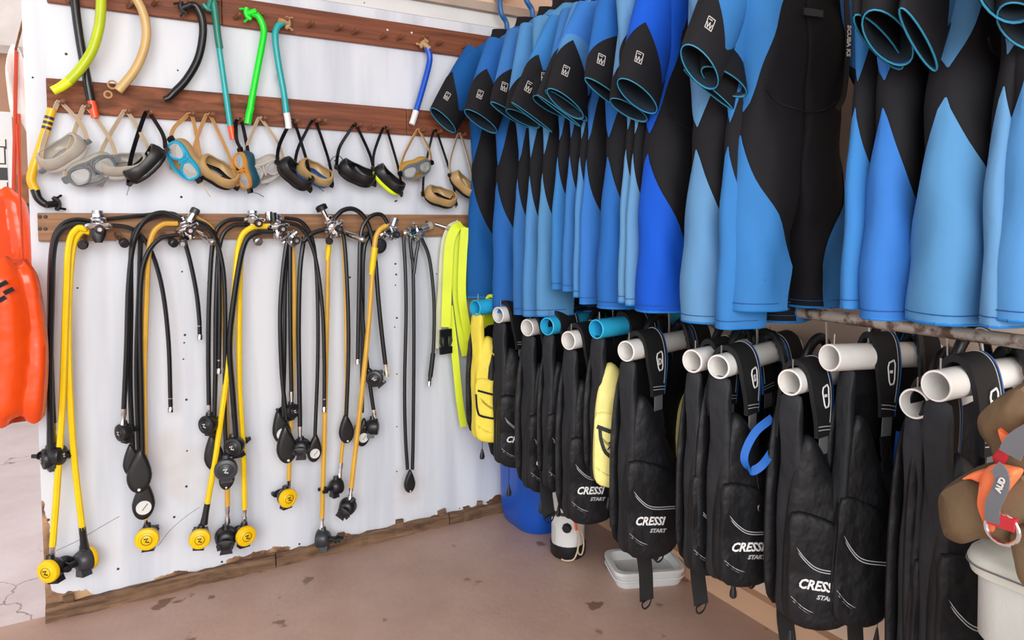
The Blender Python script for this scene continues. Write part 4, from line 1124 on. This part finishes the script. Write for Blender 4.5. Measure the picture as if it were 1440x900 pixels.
def jacket(label, c, yaw, o, tilt=0):
    zs = o.get('zs', .95); ys = o.get('ys', .75)
    t = thing('dive_jacket', label, 'dive vest', c, (0, math.radians(o.get('roll', 0)), math.radians(yaw)), 'dive jackets on the pipe hangers', (o.get('xs', 1), ys, zs))
    px_ = o.get('pad', -.13); lime = o.get('lime', False)
    padm = 'web_lime' if lime else 'pad_black'
    fl = math.radians(o.get('flare', 36)); lmat = o.get('lobe', 'nylon_black')
    for sx in (-1, 1):
        S = (1, 1, 1) if sx < 0 else SMIR
        R3 = Matrix.Rotation(-fl, 3, 'Z'); piv = V(-.215, 0, 0); lo = piv - R3 @ piv
        lo = V(lo.x * -sx, lo.y, 0)
        lb = put('front_lobe', cached('lobe', lambda: MB().pillow(LOBE, .034, (-.145, -.36), .76, back=.03).crumple(.006, 16, 1.3)), lmat, t, lo, (0, math.radians(o.get('lroll', 0)), -fl if sx < 0 else fl), S)
        if sx < 0: LOBES[t.name] = lb
        put('side_panel', cached('side', lambda: MB().pillow(SIDE, .014, (0, -.33), .75, back=.012).crumple(.007, 12, 4.1).xf(Matrix.Translation(V(-.207, 0, 0)) @ Matrix.Rotation(-PI / 2, 4, 'Z'))), o.get('side', 'nylon_side'), t, scale=S)
        pm = o.get('pocket', 'nylon_black')
        pk = put('pocket', cached('pock', lambda: flat_pillow(POCK, .018).crumple(.005, 16, 1.3).xf(Matrix.Translation(V(0, -.030, 0)))), pm, lb)
        pc = 'stitch_white' if pm == 'nylon_black' else 'seam_dark'
        for q, dz in enumerate((0, -.006)):
            put('pocket_flap_piping', cached('pp1%d' % q, lambda: MB().tube(spline([V(-.205, -.0475, -.355 + dz), V(-.17, -.049, -.392 + dz), V(-.13, -.049, -.414 + dz), V(-.052, -.0475, -.420 + dz)], 5), .0011, 5)), pc, lb)
            put('pocket_piping', cached('pp2%d' % q, lambda: MB().tube(spline([V(-.207, -.0475, -.480 + dz), V(-.17, -.049, -.506 + dz), V(-.13, -.049, -.517 + dz), V(-.068, -.0475, -.512 + dz)], 5), .0011, 5)), pc, lb)
        pd = put('shoulder_pad', cached(('pad', px_), lambda: pad_mesh(px_)), padm, t, scale=S)
        if not lime:
            put('pad_piping', cached(('padp', px_), lambda: pad_line(px_, .97, .0042, .0, 1, -.004)), 'piping_blue', pd)
            put('pad_stitch', cached(('pads', px_), lambda: pad_line(px_, .72, .0011, .10, .7)), 'stitch_white', pd)
            for dz in (0, .008):
                put('pad_stitch', cached(('pads2', px_, dz), lambda: MB().tube([V(px_ - .029, -.0675, -.106 + dz), V(px_, -.0685, -.108 + dz), V(px_ + .029, -.0675, -.112 + dz)], .0011, 5)), 'stitch_white', pd)
        put('strap_tab', cached('tab', lambda: MB().box((0, -.064, -.145), (.038, .004, .050))), 'grey_tab' if o.get('tab', 1) else 'web_black', pd, (px_, 0, 0))
        bk = put('buckle', cached('buckle2', buckle2_me), 'plastic_black', pd, (px_, -.070, -.200), (math.radians(-14), 0, 0))
        st = put('webbing', cached('webb', lambda: MB().ribbon([V(0, -.074, -.230), V(.002, -.088, -.265), V(.002, -.098, -.31), V(0, -.102, -.35)], (1, 0, 0), .034, .003)), 'web_black', pd, (px_, 0, 0))
        put('d_ring', cached('dring', dring_me), 'steel_dull', st, (0, -.103, -.348))
        if sx < 0:
            if o.get('badge') and not lime:
                bd = put('badge', cached('badge', badge_me), 'logo_white', pd, (px_ + .002, -.0665, -.030), (math.radians(-8), 0, 0), (1.25, 1.25, 1.25))
                if o['badge'] != '-':
                    put('lettering', text_mesh(o['badge'], .019 if len(o['badge']) == 1 else .015, .0006, 0, .0008), 'logo_white', bd, (.001, 0, -.003), (PI / 2, 0, 0))
                else:
                    put('emblem', cached('bar', lambda: MB().box((0, 0, 0), (.009, .0015, .005))), 'logo_white', bd)
            if o.get('text', True):
                put('lettering', text_mesh('CRESSI', .031, .0006, .25, .0009, 1.08), 'logo_white', lb, (-.140, -.0515, -.452), (PI / 2, math.radians(5), 0))
                put('lettering', text_mesh(o.get('sub', 'START'), .014, .0006, .25, .0006, 1.3), 'stitch_white', lb, (-.112, -.0515, -.480), (PI / 2, math.radians(5), 0))
    put('back_bladder', cached('bladder', lambda: MB().pillow(BACK, .022, (0, -.30), .8).xf(Matrix.Translation(V(0, .072, 0)))), 'nylon_black', t)
    put('inflator_hose', cached('inflator', lambda: MB().tube(spline([V(.05, .055, .0), V(.045, -.02, .055), V(.03, -.075, -.02), V(.02, -.085, -.16), V(.03, -.08, -.30), V(.03, -.08, -.38)], 10), [.011 + .0025 * (k % 2) for k in range(51)], 8)), 'rubber_black', t)
    if o.get('handle', 1):
        put('carry_handle', cached('handle', lambda: MB().tube(spline([V(-.075, .062, -.04), V(-.06, .060, .03), V(-.025, .056, .070), V(.025, .056, .072), V(.062, .060, .03), V(.078, .062, -.04)], 5), .014, 10)), 'rubber_black', t)
    if o.get('waist', 1):
        wx = o.get('wx', -.12)
        w = put('waist_strap', MB().ribbon(spline([V(wx, .045, -.50), V(wx + .004, .050, -.58), V(wx + .012, .040, -.66), V(wx + .008, .030, -.66 - o.get('wl', .06))], 4), V(.9, -.4, 0), .052, .006), 'web_black', t)
        put('d_ring', cached('dring', dring_me), 'rubber_black', w, (wx + .008, .030, -.66 - o.get('wl', .06)))
    if o.get('tog', 1):
        tx, tz = o.get('tx', -.17), o.get('tl', .07)
        g = put('toggle', cached('toggle', toggle_me), 'plastic_black', t, (tx, -.02, -.56 - tz))
        put('cord', MB().tube([V(0, 0, .012), V(0.001, 0, .04), V(0, 0, tz + .02)], .0012, 5), 'seam_dark', g)
    if o.get('knob', 0):
        put('dump_knob', cached('knob', lambda: MB().lathe([(0, -.02), (.012, -.02), (.020, -.014), (.022, 0), (.020, .006), (0, .006)], axis=(.5, .9, 0), n=16, cap=False)), 'rubber_black', t, (-.052, -.075, -.44))
    if o.get('bluestrap'):
        Mi_ = (Matrix.Translation(Vector(c)) @ Euler((0, math.radians(o.get('roll', 0)), math.radians(yaw))).to_matrix().to_4x4() @ Matrix.Diagonal((o.get('xs', 1), ys, zs, 1))).inverted()
        put('blue_strap', MB().ribbon(spline([Mi_ @ onX(a, b_, x) for a, b_, x in ((1086, 588, -.44), (1064, 606, -.48), (1050, 630, -.51), (1047, 648, -.52), (1056, 662, -.51), (1072, 654, -.49), (1088, 632, -.45))], 6), Mi_.to_3x3() @ V(-.2, .75, .5), .022, .003), 'web_blue', t)
    if o.get('blueloop'):
        q = put('blue_loop', MB().ribbon([V(-.10, -.055, -.535), V(-.10, -.062, -.555), V(-.10, -.055, -.575)], (1, 0, 0), .030, .004), 'web_blue', t)
        put('d_ring', cached('dring', dring_me), 'rubber_black', q, (-.10, -.056, -.572))
    if o.get('blueedge'):
        put('blue_edge', MB().ribbon(spline([V(-.03, -.055, -.16), V(-.045, -.062, -.26), V(-.04, -.062, -.36), V(-.025, -.06, -.42)], 5), V(.6, -.6, 0), .016, .003), 'web_blue', t)
    return t
J = [  # pipe label, jacket label, near-end pixel, X of near end, yaw, tilt, colour, options
    ('turquoise pipe end nearest the white panel', 'yellow and lime dive jacket nearest the white panel', (668, 433), -.60, 14, 0, 'pvc_blue', dict(lime=1, lobe='pocket_yellow', side='pocket_yellow', flare=40, pocket='pocket_yellow', text=False, ys=.8, zs=.92, tx=-.20, tl=.05, waist=0, pad=-.09)),
    ('white pipe end nearest the white panel, just right of a turquoise one', 'black dive jacket hanging right beside the yellow one', (700, 443), -.56, 14, 0, 'pvc_white', dict(ys=.85, zs=1.02, tx=-.18, tl=.09, pad=-.145, waist=0, sub='R1')),
    ('white pipe end left of the small turquoise pipe', 'black dive jacket third along, in front of the blue barrel', (741, 461), -.55, 16, 0, 'pvc_white', dict(ys=.8, zs=1.04, pad=-.145, tx=-.16, tl=.06, waist=0)),
    ('small turquoise pipe end between two white ones', 'black dive jacket with a badge on its shoulder, tucked behind its neighbour', (769, 459), -.55, 16, 0, 'pvc_blue', dict(ys=.6, zs=1.0, pad=-.135, badge='-', text=False, waist=1, wx=-.19, wl=.0)),
    ('white pipe end in front of the small turquoise pipe', 'black dive jacket left of the one with the cream pocket', (799, 479), -.545, 14, 0, 'pvc_white', dict(ys=.75, zs=1.06, pad=-.14, tab=1, waist=0, tx=-.10, tl=-.04)),
    ('big turquoise pipe end', 'dive jacket with a cream yellow pocket marked 78', (838, 463), -.53, 10, 0, 'pvc_blue', dict(ys=.7, zs=.86, pad=-.05, lobe='pocket_cream', flare=46, pocket='pocket_cream', text=False, waist=1, wx=-.10, wl=.10)),
    ('white pipe end beside the big turquoise pipe', 'black dive jacket with its strap buckle showing, right of the cream pocket', (880, 494), -.53, 13, 0, 'pvc_white', dict(ys=.75, zs=1.08, pad=-.125, badge='D', knob=1, blueloop=1, wx=-.08, wl=.08, tx=-.08, tl=.02)),
    ('white pipe end left of a pair of white pipes', 'slim black dive jacket with a long waist strap over the baseboard', (973, 508), -.52, 10, 0, 'pvc_white', dict(ys=.6, zs=1.0, pad=-.10, text=False, tog=0, wx=-.14, wl=.02)),
    ('white pipe end with the badged shoulder wrapped around it', 'black dive jacket with size badge, blue strap and wide lettered pocket', (1010, 516), -.515, 14, 0, 'pvc_white', dict(ys=.8, zs=.98, pad=-.135, badge='S', bluestrap=1, blueloop=1, waist=0, tx=-.15, tl=.03, sub='START')),
    ('white pipe end pointing straight at the viewer in the middle of the row', 'black dive jacket under the pipe end that points straight at the viewer', (1110, 538), -.475, 6, 0, 'pvc_white', dict(ys=.75, zs=1.0, flare=46, pad=-.145, badge='-', knob=1, blueloop=1, tx=-.215, tl=.03, wx=-.15, wl=.10, handle=1)),
    ('white pipe end sloping down to the right', 'black dive jacket with blue edging under the sloping pipe', (1166, 503), -.44, -6, 3, 'pvc_white', dict(roll=3, slide=.05, ys=.55, zs=1.08, flare=30, pad=-.09, badge='-', blueedge=1, text=False, knob=1, wx=-.07, wl=.02, tx=-.03, tl=.05)),
    ('lowest white pipe end near the bin', 'plain black dive jacket tucked beside the last one', (1285, 568), -.44, 0, 0, 'pvc_white', dict(ys=.6, zs=1.05, pad=-.13, text=False, tog=0, blueedge=0)),
    ('rightmost white pipe end above the grey bin', 'black dive jacket with an XS badge next to the grey bin', (1316, 543), -.465, -4, -1, 'pvc_white', dict(ys=.75, zs=1.08, pad=-.105, badge='XS', tog=0, wx=-.1, wl=.0)),
]
JOBS = []
for pl, jl, (px, py), X, yaw, tilt, colr, o in J:
    p = onX(px, py, X); a = math.radians(yaw); tl = math.radians(tilt)
    xs = min(1.0, (abs(X) - .085) / .45); o['xs'] = xs
    c = p + V(math.cos(a), math.sin(a), -math.tan(tl)) * 0.22 * xs
    pipe_hanger(pl, c, yaw, tilt, colr, xs)
    o.setdefault('roll', tilt)
    JOBS.append(jacket(jl, c + V(math.cos(a), math.sin(a), 0) * o.get('slide', 0), yaw, o))
cream = JOBS[5]
put('lettering', text_mesh('78', .040, .0006, .15, .0008), 'frame_navy', LOBES[cream.name], (-.150, -.0515, -.408), (PI / 2, math.radians(8), 0))
put('pocket_seam', MB().ribbon(spline([V(-.205, -.0495, -.335), V(-.14, -.051, -.360), V(-.06, -.0505, -.385)], 4), (0, 0, 1), .014, .003), 'web_black', LOBES[cream.name])
put('pocket_seam', MB().ribbon(spline([V(-.195, -.0495, -.34), V(-.188, -.051, -.39), V(-.16, -.051, -.44), V(-.065, -.0505, -.475)], 4), (.5, 0, .8), .012, .003), 'web_black', LOBES[cream.name])
# lime webbing of the yellow jacket looped up to the lower board
yj = JOBS[0]
Mi = yj.matrix_basis.inverted()
def wl(pts): return [Mi @ p for p in pts]
def lime_strap(pts, w, material='web_lime', d=.05, name='lime_webbing'):
    return put(name, MB().ribbon(spline(wl([W(a, b_, d) for a, b_ in pts]), 6), Mi.to_3x3() @ V(1, -.3, 0), w, .004), material, yj)
ls = lime_strap([(650, 316), (640, 322), (632, 345), (629, 400), (627, 460)], .040, d=.07)
lime_strap([(652, 318), (645, 335), (642, 400), (650, 470), (656, 500)], .040, d=.055)
lime_strap([(654, 320), (651, 360), (650, 420), (660, 480)], .035, 'web_lime', .09)
lime_strap([(646, 313), (632, 322), (624, 352), (620, 420), (612, 490)], .030, 'cloth_cream', .04, 'cloth_tape')
lime_strap([(632, 430), (640, 500), (646, 560), (652, 600)], .030, 'web_lime', .06)
bq = Mi @ W(627, 480, .07)
put('buckle', cached('buckle2', buckle2_me), 'plastic_black', ls, bq, (0, 0, 0), (1.35, 1.35, 1.5))
put('pocket_seam', MB().ribbon(spline([V(-.205, -.0495, -.335), V(-.14, -.051, -.355), V(-.06, -.0505, -.375)], 4), (0, 0, 1), .008, .003), 'seam_dark', LOBES[yj.name])
put('pocket_seam', MB().ribbon(spline([V(-.212, -.0495, -.35), V(-.205, -.051, -.42), V(-.18, -.051, -.445), V(-.055, -.0505, -.47)], 4), (.5, 0, .8), .008, .003), 'seam_dark', LOBES[yj.name])
# ================================================================ things on the floor
t = thing('barrel', 'blue plastic barrel on the floor in the corner', 'barrel', (-.245, -.165, 0))
def rr(w, h, r, z, n=6, cx=0, cy=0):
    out = []
    for qx, qy, a0 in ((1, 1, 0), (-1, 1, 90), (-1, -1, 180), (1, -1, 270)):
        for k in range(n + 1):
            a = math.radians(a0 + 90 * k / n)
            out.append(V(cx + qx * (w - r) + r * math.cos(a), cy + qy * (h - r) + r * math.sin(a), z))
    return out
put('body', MB().ring_loft([rr(.145, .13, .09, 0), rr(.155, .14, .095, .012), rr(.165, .15, .10, .06), rr(.168, .152, .10, .20), rr(.168, .152, .10, .36), rr(.172, .156, .10, .365), rr(.172, .156, .10, .38), rr(.16, .144, .095, .38), rr(.158, .142, .09, .05)], True, True), 'barrel_blue', t)
put('rim', MB().tube(rr(.173, .157, .10, .372) + [rr(.173, .157, .10, .372)[0]], .006, 6), 'barrel_blue', t)
p = onZ(800, 788, 0)
t = thing('air_cylinder', 'small white air cylinder with black boot and loose cords', 'cylinder', (p.x + .03, p.y + .05, 0), (0, 0, math.radians(-38)))
put('tank', MB().lathe([(0, .008), (.055, .008), (.062, .015), (.062, .36), (.055, .41), (.035, .445), (.018, .455), (.016, .49), (0, .49)], n=24, cap=False), 'tank_white', t)
put('boot', MB().lathe([(0, .0), (.060, 0), (.066, .008), (.067, .048), (.063, .050), (.0, .045)], n=24, cap=False), 'rubber_black', t)
put('sticker', MB().ring_loft([[V(.0632 * math.cos(a), .0632 * math.sin(a), z) for a in [math.radians(205 + 3 * k) for k in range(8)]] for z in (.02, .12)], closed=False), 'logo_grey', t)
put('scale_print', MB().ring_loft([[V(.0628 * math.cos(a), .0628 * math.sin(a), z) for a in [math.radians(215 + 8 * k) for k in range(10)]] for z in (.165, .178)], closed=False), 'plastic_grey', t)
put('knob', MB().lathe([(0, .012), (.014, .012), (.018, .006), (.018, -.004), (0, -.004)], (.0, -.066, .125), (-.2, -1, 0), 8, cap=False), 'rubber_black', t)
for k, (mm, pts) in enumerate((('snork_orange', [(.02, -.062, .17), (.03, -.07, .15), (.035, -.068, .12)]), ('cord_tan', [(.03, -.062, .16), (.045, -.07, .09), (.03, -.075, .02), (.0, -.078, .008), (-.02, -.076, .012)]), ('cord_tan', [(.035, -.06, .15), (.06, -.055, .08), (.055, -.062, .03), (.04, -.066, .04), (.045, -.06, .10)]))):
    put('cord', MB().tube(spline([V(*q) for q in pts], 5), .0045 if k == 0 else .0028, 6), mm, t)
p = onZ(903, 824, 0)
t = thing('foam_tray', 'white foam tray lying on the floor under the jackets', 'tray', (p.x + .05, p.y + .05, 0), (0, 0, math.radians(-22)), scale=(.86, .86, .86))
put('tray_body', MB().ring_loft([rr(.13, .09, .04, 0), rr(.137, .097, .045, .012), rr(.142, .102, .045, .05), rr(.146, .106, .045, .055), rr(.146, .106, .045, .068), rr(.128, .088, .04, .068), rr(.124, .084, .04, .03)]), 'foam_white', t)
put('tray_rib', MB().tube([V(*q) for q in (rr(.144, .104, .045, .034) + [rr(.144, .104, .045, .034)[0]])], .003, 5), 'foam_white', t)

# the bin and the pack on it
bp_ = onX(1358, 772, -.60)
bx0, by1, bz = bp_.x, bp_.y, bp_.z
t = thing('storage_bin', 'pale grey lidded plastic bin at the right picture edge', 'bin', (bx0 + .17, by1 - .26, 0))
put('body', MB().ring_loft([rr(.135, .225, .04, 0), rr(.142, .232, .04, .01), rr(.148, .238, .045, bz - .17), rr(.166, .256, .045, bz - .14), rr(.168, .258, .045, bz - .02), rr(.168, .258, .045, bz - .012)]), 'bin_grey', t)
ld = put('lid', MB().ring_loft([rr(.176, .266, .045, bz - .034), rr(.180, .270, .045, bz - .012), rr(.176, .266, .045, bz), rr(.168, .258, .05, bz + .006), rr(.163, .253, .06, bz + .03), rr(.14, .23, .07, bz + .062), rr(.09, .18, .07, bz + .076), rr(.03, .09, .03, bz + .08)]), 'bin_lid', t)
put('lid_groove', MB().tube([V(*q) for q in (rr(.1805, .2705, .045, bz - .018) + [rr(.1805, .2705, .045, bz - .018)[0]])], .0015, 5), 'grey_tab', ld)

def blob(outl, th, M, seed, amp=.012, n=1):
    mb = MB().pillow(smooth_outline(outl, 4), th, None, .55)
    r = random.Random(seed); ph = [r.uniform(0, 6) for _ in range(6)]
    mb.v = [tuple(V(x + amp * math.sin(31 * z + ph[0]) * .6, y + amp * math.sin(27 * x + 18 * z + ph[1]) + amp * .5 * math.sin(60 * z - 30 * x + ph[2]), z + amp * .6 * math.sin(29 * x + 25 * y + ph[3]))) for x, y, z in mb.v]
    return mb.xf(M)
PKO = V(bx0 + .09, by1 - .03, bz + .07)
t = thing('crumpled_backpack', 'crumpled olive and orange pack slumped over the grey bin', 'backpack', PKO)
def pk_part(name, px, X, th, seed, material, amp=.008):
    o = [(-(onX(a, b_, X).y - PKO.y), onX(a, b_, X).z - PKO.z) for a, b_ in px]
    M = Matrix.Translation(V(X - PKO.x, 0, 0)) @ Matrix.Rotation(-PI / 2, 4, 'Z')
    return put(name, blob(o, th, M, seed, amp), material, t)
pk_part('lower_fold', [(1340, 690), (1345, 672), (1365, 662), (1390, 656), (1440, 664), (1475, 668), (1475, 765), (1440, 756), (1410, 750), (1385, 756), (1360, 744), (1352, 728)], -.585, .075, 1, 'pack_olive')
pk_part('upper_fold', [(1398, 600), (1400, 576), (1415, 560), (1440, 545), (1480, 540), (1480, 660), (1440, 662), (1420, 655), (1412, 625)], -.555, .07, 2, 'pack_olive')
pk_part('hanging_flap', [(1424, 742), (1442, 732), (1480, 732), (1480, 840), (1446, 818), (1434, 782)], -.645, .02, 3, 'pack_olive', .005)
pk_part('orange_flap', [(1386, 668), (1400, 656), (1428, 657), (1442, 662), (1425, 684), (1407, 704), (1399, 728), (1396, 750), (1384, 746), (1375, 715), (1380, 690)], -.662, .018, 4, 'pack_orange', .005)
pk_part('red_hem', [(1356, 672), (1372, 662), (1390, 658), (1394, 664), (1384, 676), (1370, 672)], -.655, .012, 8, 'pack_orange', .003)
pk_part('orange_collar', [(1401, 602), (1412, 611), (1425, 616), (1442, 598), (1456, 588), (1456, 640), (1432, 636), (1412, 627)], -.63, .016, 5, 'pack_orange', .005)
pk_part('red_lining', [(1396, 645), (1404, 632), (1413, 626), (1422, 640), (1410, 656)], -.615, .014, 6, 'pack_red', .003)
PX = lambda a, b_, X: onX(a, b_, X) - PKO
st = put('woven_strap', MB().ribbon(spline([PX(a, b_, -.690) for a, b_ in ((1399, 656), (1407, 664), (1409, 680), (1402, 698), (1396, 712), (1396, 735))], 5), (0, 1, .3), .020, .003), 'pack_grey', t)
put('lettering', text_mesh('AUD', .011, .0005, 0, .0006), 'logo_grey', st, PX(1407, 682, -.694), (PI / 2, math.radians(-75), -PI / 2))
put('woven_strap', MB().ribbon(spline([PX(a, b_, -.655) for a, b_ in ((1420, 640), (1426, 628), (1436, 618), (1450, 610))], 5), (0, 1, -.5), .030, .003), 'pack_grey', t)
RC = PX(1409, 744, -.685)
put('metal_ring', MB().tube([RC + V(0, .022 * math.cos(a), .022 * math.sin(a)) for a in [2 * PI * k / 18 for k in range(19)]], .0032, 6), 'chrome', t)
put('red_tab', MB().box(RC + V(0, 0, .012), (.012, .036, .018)), 'pack_red', t)

# ================================================================ beyond the panel edge
def drybag(label, x0, x1, z0, z1, Y, th, seed, tilt=0):
    w, h = (x1 - x0) / 2, (z1 - z0) / 2
    t = thing('dry_bag', label, 'bag', ((x0 + x1) / 2, Y, z0))
    nx, nz = 44, 20; rings = []
    for i in range(nz + 1):
        k = i / nz; z = 2 * h * k
        env = min(1, (k + .02) / .10) ** .6 * min(1, (1.02 - k) / .10) ** .6
        wz = w * (0.90 + 0.10 * math.sin(PI * min(1, k * 1.15))) * (1 - .22 * max(0, (k - .85) / .15) ** 2)
        ring = []
        for s_ in (-1, 1):
            for j in range(nx):
                u = -1 + 2 * j / (nx - 1); u = u * s_ * -1
                y = s_ * th * env * (1 - abs(u) ** 4) ** .5
                y += s_ * .022 * env * abs(math.sin(u * 4.6 + .35 * math.sin(4 * k + seed))) * (1 if abs(u) < .98 else 0)
                zz = z + (.012 * math.sin(u * 11 + seed) if i in (0, nz) else 0)
                ring.append(V(u * wz, y, zz))
        rings.append(ring)
    put('bag_body', MB().ring_loft(rings), 'dry_orange', t)
    for s_ in (-.35, .30):
        put('weld_seam', MB().tube(spline([V(w * s_, -th - .006, h * 2 - .03), V(w * s_ * 1.1, -th - .012, h), V(w * s_, -th - .012, .03)], 5), .003, 5), 'dry_orange', t)
    return t
bA = W(72, 585, .13); bB = W(72, 365, .13)
t = drybag('glossy orange dry bag hanging in front of the panel edge', bA.x - .30, bA.x + .0, bA.z, bB.z, -.13, .055, 2)
q = W(5, 412, .20)
for k, (dx, dz, ln) in enumerate(((0, .02, .018), (.012, 0, .02), (-.004, -.022, .016))):
    put('print_mark', MB().ribbon([V(q.x + dx - t.location.x - .01, -.083, q.z + dz - t.location.z), V(q.x + dx - t.location.x + ln * .6, -.083, q.z + dz + .012 - t.location.z)], (0, 0, 1), .012, .001), 'seam_dark', t)
c0 = W(24, 175, .10) - t.location; c1 = W(32, 372, .12) - t.location
put('bag_cord', MB().tube([c0, c0.lerp(c1, .5), c1], .004, 6), 'red_stick', t)
uA = onY(44, 365, .22); uB = onY(44, 268, .22)
drybag('orange dry bag behind the panel edge above the glossy one', uA.x - .32, uA.x + .01, uA.z - .12, uB.z, .24, .05, 5)
# white cloth with a red pole
a = onY(8, 190, .45); b_ = onY(44, 60, .45)
t = thing('hanging_cloth', 'white cloth draped over a red pole beyond the panel edge', 'cloth', (a.x, .45, a.z))
o = [(onY(px, py, .45).x - a.x, onY(px, py, .45).z - a.z) for px, py in ((15, 62), (8, 95), (10, 125), (14, 155), (20, 168), (30, 172), (38, 188), (44, 195), (44, 150), (40, 110), (32, 80), (24, 66))]
mb = MB().pillow(smooth_outline(o, 3), .018, None, .7)
mb.v = [tuple(V(x, y + .012 * math.sin(x * 120 + z * 14), z)) for x, y, z in mb.v]
put('cloth', mb, 'fabric_white', t)
for (pa, pb) in (((23, 72), (18, 330)), ((26, 160), (29, 330))):
    A = onY(*pa, .42) - t.location; B = onY(*pb, .42) - t.location
    put('pole', MB().tube([A, B], .006, 8), 'red_stick', t)
A = onY(22, 70, .44) - t.location
put('support_rod', MB().tube([A, V(-1.995, .02, A.z + t.location.z + .02) - t.location], .004, 6), 'junk_brown', t)
# patterned sign and stored boxes further back
a = onY(0, 268, .9); b_ = onY(16, 158, .9)
t = thing('pattern_board', 'white board with black maze pattern at the far left', 'sign', (b_.x - .15, .9, a.z - .4))
put('panel', MB().box((0, 0, .2 + (b_.z - a.z + .4) / 2 - .2), (.30, .012, b_.z - a.z + .4)).mesh('panel', False), 'plank_white', t)
put('pattern', MB().box((.02, -.008, b_.z - a.z + .4 - .28), (.22, .003, .34)).mesh('pattern', False), 'poster_pattern', t)
c = onY(36, 215, 3.3)
t = thing('stacked_crates', 'brown clutter stacked behind the dry bags', 'crate', (c.x - .06, 3.3, 0))
for k, (z0, h, mm) in enumerate(((0, .5, 'junk_brown'), (.502, .45, 'board_rough'), (.954, .28, 'junk_brown'), (1.236, .12, 'frame_teal'), (1.358, .20, 'junk_brown'))):
    o = put('crate', MB().box((.01 * (k % 2), 0, z0 + h / 2), (.34, .3, h)).mesh('crate', False), mm, t)
    bv = o.modifiers.new('bevel', 'BEVEL'); bv.width = .01
